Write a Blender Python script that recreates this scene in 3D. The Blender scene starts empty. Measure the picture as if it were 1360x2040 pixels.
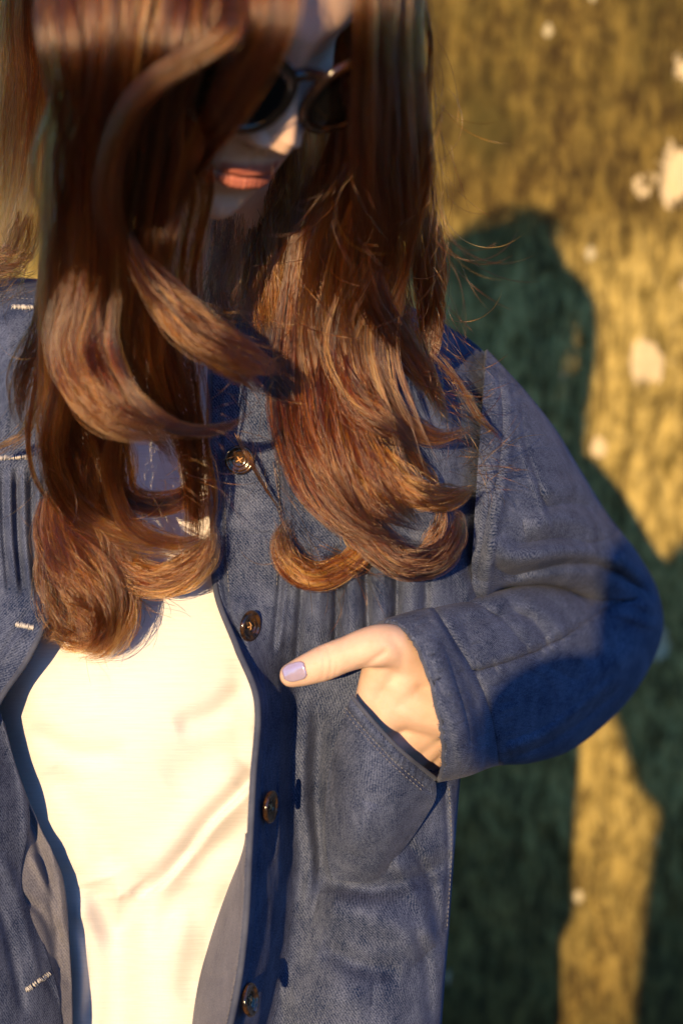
import bpy, bmesh, math, random
import numpy as np
from mathutils import Vector, Matrix

rng = np.random.default_rng(7)
random.seed(7)
S = bpy.context.scene
COL = S.collection
rad = math.radians

# ------------------------------------------------------------------ camera, sky, sun, exposure
CAM_H = 1.30
PITCH = rad(7.0)
FPX = 3000.0                      # focal length in photo pixels (photo is 1360 x 2040)
cam = bpy.data.cameras.new('camera')
cam.sensor_fit = 'VERTICAL'
cam.sensor_height = 36.0
cam.lens = 36.0 * FPX / 2040.0
cam.clip_start, cam.clip_end = 0.02, 3000
cam.dof.use_dof = True
cam.dof.focus_distance = 1.0
cam.dof.aperture_fstop = 3.3
camo = bpy.data.objects.new('camera', cam)
camo.location = (0, 0, CAM_H)
camo.rotation_euler = (math.pi / 2 - PITCH, 0, 0)
COL.objects.link(camo)
S.camera = camo

FWD = np.array([0, math.cos(PITCH), -math.sin(PITCH)])
UPV = np.array([0, math.sin(PITCH), math.cos(PITCH)])
RGT = np.array([1.0, 0, 0])
C0 = np.array([0, 0, CAM_H])

SUN_CF = np.array([0.255, 1.0, -0.055])            # travel direction of the sunlight seen from the camera (right, forward, up)
SUN_W = SUN_CF[0] * RGT + SUN_CF[1] * FWD + SUN_CF[2] * UPV
SUN_W /= np.linalg.norm(SUN_W)
to_sun = -SUN_W
SUN_EL = math.asin(to_sun[2])
SUN_AZ = math.atan2(to_sun[0], to_sun[1])           # clockwise from +Y

world = bpy.data.worlds.new('World')
S.world = world
world.use_nodes = True
nt = world.node_tree
nt.nodes.clear()
wo = nt.nodes.new('ShaderNodeOutputWorld')
bg = nt.nodes.new('ShaderNodeBackground')
sky = nt.nodes.new('ShaderNodeTexSky')
sky.sky_type = 'NISHITA'
sky.sun_disc = False
sky.sun_elevation = SUN_EL
sky.sun_rotation = SUN_AZ
sky.air_density = 0.8
sky.dust_density = 0.0
sky.ozone_density = 6.5
bg.inputs['Strength'].default_value = 0.115
nt.links.new(sky.outputs[0], bg.inputs[0])
nt.links.new(bg.outputs[0], wo.inputs[0])

sl = bpy.data.lights.new('sun', 'SUN')
sl.energy = 3.3
sl.angle = rad(0.5)
sl.color = (1.0, 0.66, 0.33)
so = bpy.data.objects.new('sun', sl)
so.rotation_euler = Vector(to_sun).to_track_quat('Z', 'Y').to_euler()
so.location = (-1, -3, 4)
COL.objects.link(so)

S.view_settings.view_transform = 'Standard'
S.view_settings.look = 'None'
S.view_settings.gamma = 1.0
S.view_settings.use_curve_mapping = False
S.view_settings.exposure = 1.5
S.render.engine = 'CYCLES'
S.cycles.use_denoising = True
S.cycles.max_bounces = 8
S.cycles.transparent_max_bounces = 8
S.cycles.sample_clamp_indirect = 6
try:
    S.cycles_curves.shape = 'RIBBONS'
    S.cycles_curves.subdivisions = 2
except Exception:
    pass

# ------------------------------------------------------------------ helpers
def cf(u, v, d):
    """photo pixel + distance along the view axis -> metres in the camera's frame (right, forward, up)"""
    u, v, d = np.broadcast_arrays(np.asarray(u, float), np.asarray(v, float), np.asarray(d, float))
    return np.stack([(u - 680) / FPX * d, d, (1020 - v) / FPX * d], -1)

def w(p):
    """camera frame -> world"""
    p = np.asarray(p, float)
    return C0 + p[..., 0:1] * RGT + p[..., 1:2] * FWD + p[..., 2:3] * UPV

def px(p):
    """camera frame -> photo pixel"""
    return 680 + FPX * p[..., 0] / p[..., 1], 1020 - FPX * p[..., 2] / p[..., 1]

def cr(P, n, t=None):
    """Catmull-Rom through P (k, dim), n samples (or at parameters t in 0..1)"""
    P = np.asarray(P, float)
    k = len(P)
    if t is None:
        t = np.linspace(0, 1, n)
    if k == 2:
        return P[0] + (P[1] - P[0]) * np.asarray(t)[:, None]
    x = np.asarray(t) * (k - 1)
    i = np.clip(np.floor(x).astype(int), 0, k - 2)
    f = (x - i)[:, None]
    E = np.vstack([2 * P[0] - P[1], P, 2 * P[-1] - P[-2]])
    a, b, c, d = E[i], E[i + 1], E[i + 2], E[i + 3]
    return 0.5 * (2 * b + (c - a) * f + (2 * a - 5 * b + 4 * c - d) * f * f + (3 * b - a - 3 * c + d) * f ** 3)

def patch(rows, n_r, n_c):
    """rows: k rows of m key points -> (n_r, n_c, dim) smooth grid"""
    A = np.asarray(rows, float)
    m = np.stack([cr(r, n_c) for r in A])                     # k, n_c, dim
    return np.stack([cr(m[:, j], n_r) for j in range(n_c)], 1)

def mesh_obj(name, verts, faces, mat, parent=None, uv=None, smooth=True, solid=0.0, attrs=None):
    me = bpy.data.meshes.new(name)
    me.from_pydata([tuple(x) for x in np.asarray(verts).reshape(-1, 3)], [], faces)
    if isinstance(mat, (list, tuple)):
        for m_ in mat:
            me.materials.append(m_)
    elif mat:
        me.materials.append(mat)
    if uv is not None:
        lay = me.uv_layers.new(name='uv')
        idx = np.empty(len(me.loops), np.int32)
        me.loops.foreach_get('vertex_index', idx)
        lay.data.foreach_set('uv', np.asarray(uv, np.float32).reshape(-1, 2)[idx].ravel())
    for an, av in (attrs or {}).items():
        a = me.attributes.new(an, 'FLOAT', 'POINT')
        a.data.foreach_set('value', np.asarray(av, np.float32).ravel())
    if smooth:
        me.polygons.foreach_set('use_smooth', [True] * len(me.polygons))
    o = bpy.data.objects.new(name, me)
    COL.objects.link(o)
    if parent is not None:
        o.parent = parent
    if solid:
        md = o.modifiers.new('thickness', 'SOLIDIFY')
        md.thickness = solid
        md.offset = -1
    return o

def grid_faces(nr, nc, close_c=False, flip=False):
    f = []
    cc = nc if close_c else nc - 1
    for i in range(nr - 1):
        for j in range(cc):
            k = (j + 1) % nc
            q = (i * nc + j, i * nc + k, (i + 1) * nc + k, (i + 1) * nc + j)
            f.append(q[::-1] if flip else q)
    return f

def grid_uv(G):
    """metric uv along a grid"""
    du = np.linalg.norm(np.diff(G, axis=1), axis=2)
    dv = np.linalg.norm(np.diff(G, axis=0), axis=2)
    u = np.concatenate([np.zeros((G.shape[0], 1)), np.cumsum(du, 1)], 1)
    v = np.concatenate([np.zeros((1, G.shape[1])), np.cumsum(dv, 0)], 0)
    v = np.repeat(v.mean(1, keepdims=True), G.shape[1], 1)
    return np.stack([u, v], -1)

def polydist(U, V, pts):
    """distance in pixels to a polyline, signed side, and position along it 0..1"""
    P = np.asarray(pts, float)
    best = np.full(U.shape, 1e9)
    side = np.zeros(U.shape)
    tt = np.zeros(U.shape)
    L = np.r_[0, np.cumsum(np.linalg.norm(np.diff(P, axis=0), axis=1))]
    for i in range(len(P) - 1):
        a, b = P[i], P[i + 1]
        e = b - a
        l2 = e @ e
        t = np.clip(((U - a[0]) * e[0] + (V - a[1]) * e[1]) / l2, 0, 1)
        qx, qy = U - a[0] - t * e[0], V - a[1] - t * e[1]
        dd = np.hypot(qx, qy)
        m = dd < best
        best[m] = dd[m]
        side[m] = np.sign(e[0] * qy - e[1] * qx)[m]
        tt[m] = ((L[i] + t * math.sqrt(l2)) / L[-1])[m]
    return best, side, tt

def smoothpts(pts, n=24):
    return cr(np.asarray(pts, float), n)

def stroke(G, pts, width, amp, kind='ridge', mask=None, fade=True):
    """raise (+) or sink (-) a sheet along a line: real relief, amp in metres towards the viewer"""
    U, V = px(G)
    P = smoothpts(pts)
    lo, hi = P.min(0) - width * 4, P.max(0) + width * 4
    near = (U > lo[0]) & (U < hi[0]) & (V > lo[1]) & (V < hi[1])
    if mask is not None:
        near &= mask
    if not near.any():
        return
    dd, sd, tt = polydist(U[near], V[near], P)
    if kind == 'ridge':
        h = np.exp(-(dd / width) ** 2)
    elif kind == 'step':                                       # sharp on the line, dies away on its left side
        h = np.where(sd > 0, np.exp(-(dd / (width * 2.2)) ** 2), -0.15 * np.exp(-(dd / width) ** 2))
    elif kind == 'fold':                                       # asymmetric fold: steep on one side, long on the other
        h = np.where(sd > 0, np.exp(-(dd / width) ** 2), np.exp(-(dd / (width * 0.35)) ** 2))
    if fade:
        h = h * np.clip(np.minimum(tt, 1 - tt) * 7, 0, 1) ** 0.7
    dirv = -G[near] / np.linalg.norm(G[near], axis=-1, keepdims=True)
    G[near] = G[near] + dirv * (amp * h)[..., None]

def vnoise(P, scale, seed=0, octaves=3):
    """cheap smooth noise from summed sines, -1..1"""
    r = np.random.default_rng(seed)
    out = np.zeros(P.shape[:-1])
    a = 1.0
    tot = 0
    for o in range(octaves):
        for _ in range(4):
            k = r.normal(size=3) * scale * (2 ** o)
            out += a * np.sin(P @ k + r.uniform(0, 6.28)) / 4 * 1.6
        tot += a
        a *= 0.55
    return out / tot

def tube(path, radius, n=8, caps=True):
    """round tube along path (k,3); radius scalar or per point"""
    P = np.asarray(path, float)
    k = len(P)
    r = np.broadcast_to(np.asarray(radius, float), (k,))
    T = np.gradient(P, axis=0)
    T /= np.linalg.norm(T, axis=1, keepdims=True) + 1e-12
    ref = np.array([0, 0, 1.0]) if abs(T[0][2]) < 0.9 else np.array([1.0, 0, 0])
    A = np.cross(T[0], ref)
    A /= np.linalg.norm(A)
    V = []
    for i in range(k):
        A = A - T[i] * (A @ T[i])
        A /= np.linalg.norm(A) + 1e-12
        B = np.cross(T[i], A)
        th = np.linspace(0, 2 * math.pi, n, endpoint=False)
        V.append(P[i] + r[i] * (np.cos(th)[:, None] * A + np.sin(th)[:, None] * B))
    V = np.array(V).reshape(-1, 3)
    F = grid_faces(k, n, True)
    if caps:
        F.append(tuple(range(n))[::-1])
        F.append(tuple((k - 1) * n + j for j in range(n)))
    return V, F

class Bag:
    """collects pieces of ONE part"""
    def __init__(s):
        s.v, s.f, s.n, s.m = [], [], 0, []
    def add(s, V, F, mi=0):
        V = np.asarray(V).reshape(-1, 3)
        s.v.append(V)
        s.f += [tuple(i + s.n for i in q) for q in F]
        s.m += [mi] * len(F)
        s.n += len(V)
    def build(s, name, mat, parent=None, smooth=True):
        o = mesh_obj(name, np.vstack(s.v), s.f, mat, parent, smooth=smooth)
        if any(s.m):
            o.data.polygons.foreach_set('material_index', s.m)
        return o

def empty(name, loc, label=None, cat=None, group=None):
    o = bpy.data.objects.new(name, None)
    o.location = loc
    o.empty_display_size = 0.1
    COL.objects.link(o)
    tag(o, label, cat, group)
    bpy.context.view_layer.update()
    return o

def tag(o, label=None, cat=None, group=None, kind=None):
    if label: o['label'] = label
    if cat: o['category'] = cat
    if group: o['group'] = group
    if kind: o['kind'] = kind
    return o

def adopt(o, parent):
    """parent but keep world-space mesh coordinates"""
    o.parent = parent
    o.matrix_parent_inverse = parent.matrix_world.inverted()
    return o

# ------------------------------------------------------------------ materials
def new_mat(name):
    m = bpy.data.materials.new(name)
    m.use_nodes = True
    t = m.node_tree
    b = t.nodes['Principled BSDF']
    return m, t, b

def N(t, typ, **kw):
    n = t.nodes.new(typ)
    for k, v in kw.items():
        if k.startswith('i_'):
            n.inputs[k[2:].replace('_', ' ')].default_value = v
        else:
            setattr(n, k, v)
    return n

def mixc(t, fac, a, b, blend='MIX'):
    n = t.nodes.new('ShaderNodeMix')
    n.data_type = 'RGBA'
    n.blend_type = blend
    if isinstance(fac, (int, float)): n.inputs[0].default_value = fac
    else: t.links.new(fac, n.inputs[0])
    for s, x in ((6, a), (7, b)):
        if isinstance(x, tuple): n.inputs[s].default_value = (*x, 1) if len(x) == 3 else x
        else: t.links.new(x, n.inputs[s])
    return n.outputs[2]

def ramp(t, src, stops):
    r = t.nodes.new('ShaderNodeValToRGB')
    e = r.color_ramp.elements
    while len(e) < len(stops): e.new(0.5)
    for i, (p, c) in enumerate(stops):
        e[i].position = p
        e[i].color = (c, c, c, 1) if isinstance(c, (int, float)) else (*c, 1)
    t.links.new(src, r.inputs[0])
    return r.outputs[0]

def noise(t, vec, scale, detail=3, rough=0.55, dist=0.0):
    n = N(t, 'ShaderNodeTexNoise')
    n.inputs['Scale'].default_value = scale
    n.inputs['Detail'].default_value = detail
    n.inputs['Roughness'].default_value = rough
    n.inputs['Distortion'].default_value = dist
    t.links.new(vec, n.inputs['Vector'])
    return n.outputs['Fac']

def mapping(t, vec, scale=(1, 1, 1), rot=(0, 0, 0)):
    n = t.nodes.new('ShaderNodeMapping')
    n.inputs['Scale'].default_value = scale
    n.inputs['Rotation'].default_value = rot
    t.links.new(vec, n.inputs['Vector'])
    return n.outputs[0]

def bump(t, b, h, strength, dist=0.001):
    n = t.nodes.new('ShaderNodeBump')
    n.inputs['Strength'].default_value = strength
    n.inputs['Distance'].default_value = dist
    t.links.new(h, n.inputs['Height'])
    t.links.new(n.outputs[0], b.inputs['Normal'])
    return n

def cloth(name, dark, light, warp=(1, 1, 1), sheen=0.25, contrast=(0.36, 0.66), wide=True):
    """twill-woven cotton: pale and dark threads on a diagonal, fuzzy, uneven dye"""
    m, t, b = new_mat(name)
    uv = t.nodes.new('ShaderNodeUVMap').outputs[0] if wide else t.nodes.new('ShaderNodeTexCoord').outputs['Object']
    obj = t.nodes.new('ShaderNodeTexCoord').outputs['Object']
    wv = N(t, 'ShaderNodeTexWave'); wv.wave_type = 'BANDS'; wv.bands_direction = 'X'
    wv.inputs['Scale'].default_value = 190; wv.inputs['Distortion'].default_value = 0.9
    wv.inputs['Detail'].default_value = 3; wv.inputs['Detail Scale'].default_value = 1.6; wv.inputs['Detail Roughness'].default_value = 0.7
    t.links.new(mapping(t, uv, (1, 1, 1), (0, 0, rad(38))), wv.inputs['Vector'])
    fn = noise(t, mapping(t, uv, (1050, 800, 900), (0, 0, rad(20))), 1.0, 2, 0.7)
    twm = t.nodes.new('ShaderNodeMath'); twm.operation = 'MULTIPLY_ADD'
    t.links.new(wv.outputs['Fac'], twm.inputs[0]); twm.inputs[1].default_value = 0.16; t.links.new(fn, twm.inputs[2])
    sb = t.nodes.new('ShaderNodeMath'); sb.operation = 'SUBTRACT'
    t.links.new(twm.outputs[0], sb.inputs[0]); sb.inputs[1].default_value = 0.08
    tw = sb.outputs[0]
    st0 = noise(t, mapping(t, uv, (420, 90, 900), (0, 0, rad(3))), 1.0, 3, 0.65)
    sm = t.nodes.new('ShaderNodeMath'); sm.operation = 'MULTIPLY_ADD'
    t.links.new(st0, sm.inputs[0]); sm.inputs[1].default_value = 0.40; sm.inputs[2].default_value = 0.30
    st = sm.outputs[0]
    cr_ = noise(t, obj, 34, 5, 0.65)
    f = t.nodes.new('ShaderNodeMath'); f.operation = 'ADD'
    t.links.new(tw, f.inputs[0]); t.links.new(st, f.inputs[1])
    g = t.nodes.new('ShaderNodeMath'); g.operation = 'MULTIPLY_ADD'
    t.links.new(f.outputs[0], g.inputs[0]); g.inputs[1].default_value = 0.5
    g2 = t.nodes.new('ShaderNodeMath'); g2.operation = 'MULTIPLY_ADD'
    t.links.new(cr_, g2.inputs[0]); g2.inputs[1].default_value = 0.30; g2.inputs[2].default_value = -0.15
    t.links.new(g2.outputs[0], g.inputs[2])
    fac = ramp(t, g.outputs[0], [(contrast[0], 0.0), (contrast[1], 1.0)])
    t.links.new(mixc(t, fac, dark, light), b.inputs['Base Color'])
    b.inputs['Roughness'].default_value = 0.9
    b.inputs['Specular IOR Level'].default_value = 0.15
    b.inputs['Sheen Weight'].default_value = sheen
    b.inputs['Sheen Roughness'].default_value = 0.5
    b.inputs['Sheen Tint'].default_value = (0.75, 0.8, 1, 1)
    bump(t, b, f.outputs[0], 0.30, 0.0004)
    return m

M = {}
M['denim'] = cloth('denim', (0.002, 0.009, 0.038), (0.092, 0.116, 0.188), sheen=0.04, contrast=(0.40, 0.63))
M['denim_seam'] = cloth('denim_seam', (0.010, 0.018, 0.045), (0.12, 0.135, 0.18), sheen=0.08)
M['lining'] = cloth('lining_cotton', (0.05, 0.055, 0.08), (0.15, 0.155, 0.19), sheen=0.08)
M['trouser'] = cloth('trouser_cotton', (0.012, 0.012, 0.016), (0.04, 0.04, 0.05), wide=False)
M['coat'] = cloth('coat_wool', (0.02, 0.02, 0.022), (0.06, 0.06, 0.065), wide=False)

def mk_tshirt():
    m, t, b = new_mat('tshirt_jersey')
    uv = t.nodes.new('ShaderNodeUVMap').outputs[0]
    sl_ = noise(t, mapping(t, uv, (35, 900, 1)), 1.0, 3, 0.6)
    fi = noise(t, mapping(t, uv, (1200, 1200, 1)), 1.0, 1, 0.5)
    c = mixc(t, ramp(t, sl_, [(0.35, 0.0), (0.7, 1.0)]), (0.57, 0.57, 0.58), (0.50, 0.50, 0.51))
    t.links.new(c, b.inputs['Base Color'])
    b.inputs['Roughness'].default_value = 0.9
    b.inputs['Specular IOR Level'].default_value = 0.1
    b.inputs['Sheen Weight'].default_value = 0.1
    a = t.nodes.new('ShaderNodeMath'); a.operation = 'ADD'
    t.links.new(sl_, a.inputs[0]); t.links.new(fi, a.inputs[1])
    bump(t, b, a.outputs[0], 0.2, 0.0005)
    return m
M['tshirt'] = mk_tshirt()

def mk_skin():
    m, t, b = new_mat('skin')
    obj = t.nodes.new('ShaderNodeTexCoord').outputs['Object']
    lip = t.nodes.new('ShaderNodeAttribute'); lip.attribute_name = 'lip'
    hairm = t.nodes.new('ShaderNodeAttribute'); hairm.attribute_name = 'scalp'
    n1 = noise(t, obj, 60, 4, 0.6)
    n2 = noise(t, obj, 900, 2, 0.6)
    base = mixc(t, ramp(t, n1, [(0.3, 0.0), (0.7, 1.0)]), (0.54, 0.395, 0.320), (0.48, 0.335, 0.255))
    lipc = mixc(t, ramp(t, n1, [(0.3, 0.0), (0.7, 1.0)]), (0.33, 0.115, 0.085), (0.24, 0.07, 0.052))
    c = mixc(t, lip.outputs['Fac'], base, lipc)
    c = mixc(t, hairm.outputs['Fac'], c, (0.03, 0.012, 0.006))
    t.links.new(c, b.inputs['Base Color'])
    b.inputs['Subsurface Weight'].default_value = 0.25
    b.inputs['Subsurface Radius'].default_value = (1.0, 0.35, 0.2)
    b.inputs['Subsurface Scale'].default_value = 0.004
    b.inputs['Roughness'].default_value = 0.55
    b.inputs['Specular IOR Level'].default_value = 0.28
    bump(t, b, n2, 0.30, 0.0005)
    return m
M['skin'] = mk_skin()

def mk_hair(name, mel, red, rnd=0.35):
    m = bpy.data.materials.new(name)
    m.use_nodes = True
    t = m.node_tree
    t.nodes.clear()
    o = t.nodes.new('ShaderNodeOutputMaterial')
    h = t.nodes.new('ShaderNodeBsdfHairPrincipled')
    h.parametrization = 'MELANIN'
    at = t.nodes.new('ShaderNodeAttribute'); at.attribute_name = 'tone'
    ma = t.nodes.new('ShaderNodeMath'); ma.operation = 'MULTIPLY_ADD'; ma.use_clamp = True
    t.links.new(at.outputs['Fac'], ma.inputs[0]); ma.inputs[1].default_value = 0.24; ma.inputs[2].default_value = mel
    t.links.new(ma.outputs[0], h.inputs['Melanin'])
    h.inputs['Melanin Redness'].default_value = red
    h.inputs['Tint'].default_value = (1.0, 0.60, 0.33, 1)
    h.inputs['Roughness'].default_value = 0.19
    h.inputs['Radial Roughness'].default_value = 0.30
    h.inputs['Coat'].default_value = 0.0
    h.inputs['Random Color'].default_value = rnd
    h.inputs['Random Roughness'].default_value = 0.2
    t.links.new(h.outputs[0], o.inputs[0])
    return m
M['hair'] = mk_hair('brown_hair', 0.60, 0.98, 0.25)
M['hair2'] = mk_hair('dark_hair', 0.9, 0.3)

def simple(name, color, rough=0.5, metal=0.0, spec=0.5, coat=0.0, trans=0.0):
    m, t, b = new_mat(name)
    obj = t.nodes.new('ShaderNodeTexCoord').outputs['Object']
    n = noise(t, obj, 300, 3)
    c2 = tuple(min(1, x * 0.8) for x in color)
    t.links.new(mixc(t, n, color, c2), b.inputs['Base Color'])
    b.inputs['Roughness'].default_value = rough
    b.inputs['Metallic'].default_value = metal
    b.inputs['Specular IOR Level'].default_value = spec
    b.inputs['Coat Weight'].default_value = coat
    b.inputs['Transmission Weight'].default_value = trans
    return m
M['thread'] = simple('thread', (0.16, 0.17, 0.20), 0.9)
M['white_thread'] = simple('white_thread', (0.50, 0.50, 0.49), 0.9)
M['tan_thread'] = simple('tan_thread', (0.45, 0.25, 0.10), 0.8)
M['nail'] = simple('nail_polish', (0.42, 0.36, 0.50), 0.18, 0.35, 0.6, 0.6)
M['lens'] = simple('dark_lens', (0.006, 0.005, 0.005), 0.08, 0, 0.2)
M['shoe'] = simple('shoe_leather', (0.02, 0.018, 0.016), 0.45)

def mk_tortoise(name, a, b_, scale):
    m, t, b = new_mat(name)
    obj = t.nodes.new('ShaderNodeTexCoord').outputs['Object']
    n = noise(t, obj, scale, 4, 0.6, 0.8)
    t.links.new(mixc(t, ramp(t, n, [(0.42, 0.0), (0.62, 1.0)]), a, b_), b.inputs['Base Color'])
    b.inputs['Roughness'].default_value = 0.14
    b.inputs['Coat Weight'].default_value = 0.5
    b.inputs['Coat Roughness'].default_value = 0.06
    return m
M['tortoise'] = mk_tortoise('tortoise_button', (0.008, 0.006, 0.005), (0.060, 0.028, 0.009), 160)
M['frame'] = mk_tortoise('tortoise_frame', (0.004, 0.003, 0.003), (0.022, 0.009, 0.005), 70)

def mk_wall():
    m, t, b = new_mat('mossy_bark')
    obj = t.nodes.new('ShaderNodeTexCoord').outputs['Object']
    streak = noise(t, mapping(t, obj, (56, 56, 27)), 1.0, 7, 0.74, 0.2)
    mid = noise(t, mapping(t, obj, (11, 11, 7)), 1.0, 5, 0.6)
    big = noise(t, mapping(t, obj, (2.2, 2.2, 1.6)), 1.0, 3, 0.5)
    fine = noise(t, mapping(t, obj, (220, 220, 120)), 1.0, 3, 0.6)
    c = mixc(t, ramp(t, streak, [(0.36, 0.0), (0.62, 1.0)]), (0.018, 0.010, 0.005), (0.168, 0.122, 0.031))
    c = mixc(t, ramp(t, mid, [(0.40, 0.0), (0.68, 0.8)]), c, (0.044, 0.038, 0.011))           # moss
    # paler bare zone lower down
    sep = t.nodes.new('ShaderNodeSeparateXYZ'); t.links.new(obj, sep.inputs[0])
    zz = t.nodes.new('ShaderNodeMath'); zz.operation = 'MULTIPLY_ADD'
    t.links.new(mid, zz.inputs[0]); zz.inputs[1].default_value = 0.16; t.links.new(sep.outputs[2], zz.inputs[2])
    hf = t.nodes.new('ShaderNodeMapRange'); t.links.new(zz.outputs[0], hf.inputs[0])
    hf.inputs[1].default_value = 1.52; hf.inputs[2].default_value = 1.42
    hf2 = t.nodes.new('ShaderNodeMapRange'); t.links.new(zz.outputs[0], hf2.inputs[0])
    hf2.inputs[1].default_value = 0.45; hf2.inputs[2].default_value = 0.85
    hm = t.nodes.new('ShaderNodeMath'); hm.operation = 'MULTIPLY'
    t.links.new(hf.outputs[0], hm.inputs[0]); t.links.new(hf2.outputs[0], hm.inputs[1])
    hm2 = t.nodes.new('ShaderNodeMath'); hm2.operation = 'MULTIPLY'
    t.links.new(hm.outputs[0], hm2.inputs[0]); hm2.inputs[1].default_value = 0.85
    pale = mixc(t, ramp(t, streak, [(0.38, 0.0), (0.60, 1.0)]), (0.105, 0.080, 0.020), (0.41, 0.325, 0.105))
    c = mixc(t, hm2.outputs[0], c, pale)
    fur = noise(t, mapping(t, obj, (30, 30, 5.5)), 1.0, 4, 0.6, 0.4)
    fa = t.nodes.new('ShaderNodeMath'); fa.operation = 'SUBTRACT'; t.links.new(fur, fa.inputs[0]); fa.inputs[1].default_value = 0.5
    fb = t.nodes.new('ShaderNodeMath'); fb.operation = 'ABSOLUTE'; t.links.new(fa.outputs[0], fb.inputs[0])
    c = mixc(t, ramp(t, fb.outputs[0], [(0.0, 0.75), (0.045, 0.0)]), c, (0.030, 0.020, 0.008))
    la = t.nodes.new('ShaderNodeAttribute'); la.attribute_name = 'lichen'
    lm = t.nodes.new('ShaderNodeMath'); lm.operation = 'MULTIPLY_ADD'
    t.links.new(streak, lm.inputs[0]); lm.inputs[1].default_value = 1.6; lm.inputs[2].default_value = -1.35
    lm2 = t.nodes.new('ShaderNodeMath'); lm2.operation = 'ADD'
    t.links.new(lm.outputs[0], lm2.inputs[0]); t.links.new(la.outputs['Fac'], lm2.inputs[1])
    c = mixc(t, ramp(t, lm2.outputs[0], [(0.0, 0.0), (0.12, 0.9)]), c, (0.52, 0.44, 0.27))
    # lichen spots
    vor = N(t, 'ShaderNodeTexVoronoi'); vor.inputs['Scale'].default_value = 17.0
    t.links.new(mapping(t, obj, (1, 1, 0.8)), vor.inputs['Vector'])
    wob = t.nodes.new('ShaderNodeMath'); wob.operation = 'MULTIPLY_ADD'
    t.links.new(streak, wob.inputs[0]); wob.inputs[1].default_value = 0.45; t.links.new(vor.outputs['Distance'], wob.inputs[2])
    pick = t.nodes.new('ShaderNodeSeparateColor'); t.links.new(vor.outputs['Color'], pick.inputs[0])
    sz = t.nodes.new('ShaderNodeMath'); sz.operation = 'MULTIPLY_ADD'
    t.links.new(pick.outputs[0], sz.inputs[0]); sz.inputs[1].default_value = 0.52; sz.inputs[2].default_value = -0.14
    lt = t.nodes.new('ShaderNodeMath'); lt.operation = 'SUBTRACT'
    t.links.new(sz.outputs[0], lt.inputs[0]); t.links.new(wob.outputs[0], lt.inputs[1])
    lf = ramp(t, lt.outputs[0], [(0.0, 0.0), (0.05, 0.85)])
    c = mixc(t, lf, c, (0.46, 0.42, 0.27))
    t.links.new(c, b.inputs['Base Color'])
    b.inputs['Roughness'].default_value = 0.95
    b.inputs['Specular IOR Level'].default_value = 0.1
    a = t.nodes.new('ShaderNodeMath'); a.operation = 'MULTIPLY_ADD'
    t.links.new(fine, a.inputs[0]); a.inputs[1].default_value = 0.35; t.links.new(streak, a.inputs[2])
    bump(t, b, a.outputs[0], 0.6, 0.006)
    return m
M['bark'] = mk_wall()
M['leaf'] = simple('leaf', (0.07, 0.10, 0.025), 0.6)

def mk_ground():
    m, t, b = new_mat('dry_ground')
    obj = t.nodes.new('ShaderNodeTexCoord').outputs['Object']
    n = noise(t, obj, 3, 6, 0.65)
    f = noise(t, obj, 60, 4, 0.6)
    c = mixc(t, ramp(t, n, [(0.4, 0.0), (0.6, 1.0)]), (0.12, 0.11, 0.04), (0.24, 0.18, 0.10))
    c = mixc(t, f, c, (0.05, 0.045, 0.025))
    t.links.new(c, b.inputs['Base Color'])
    b.inputs['Roughness'].default_value = 0.95
    bump(t, b, f, 0.5, 0.02)
    return m
M['ground'] = mk_ground()
M['scalp'] = simple('scalp_hair', (0.03, 0.014, 0.008), 0.6)

# ------------------------------------------------------------------ setting
def ground():
    R = np.r_[0, np.geomspace(0.5, 900, 30)]
    th = np.linspace(0, 2 * math.pi, 64, endpoint=False)
    V = [(0, 0, 0)]
    for r in R[1:]:
        for a in th:
            x, y = r * math.cos(a), r * math.sin(a)
            V.append((x, y, 0.012 * math.sin(x * 1.7) * math.cos(y * 1.3) - 0.012 if r > 4 else -0.002))
    F = [(0, 1 + j, 1 + (j + 1) % 64) for j in range(64)]
    for i in range(len(R) - 2):
        for j in range(64):
            k = (j + 1) % 64
            a = 1 + i * 64
            F.append((a + j, a + 64 + j, a + 64 + k, a + k))
    o = mesh_obj('ground', V, F, M['ground'])
    tag(o, kind='structure')
ground()

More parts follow.
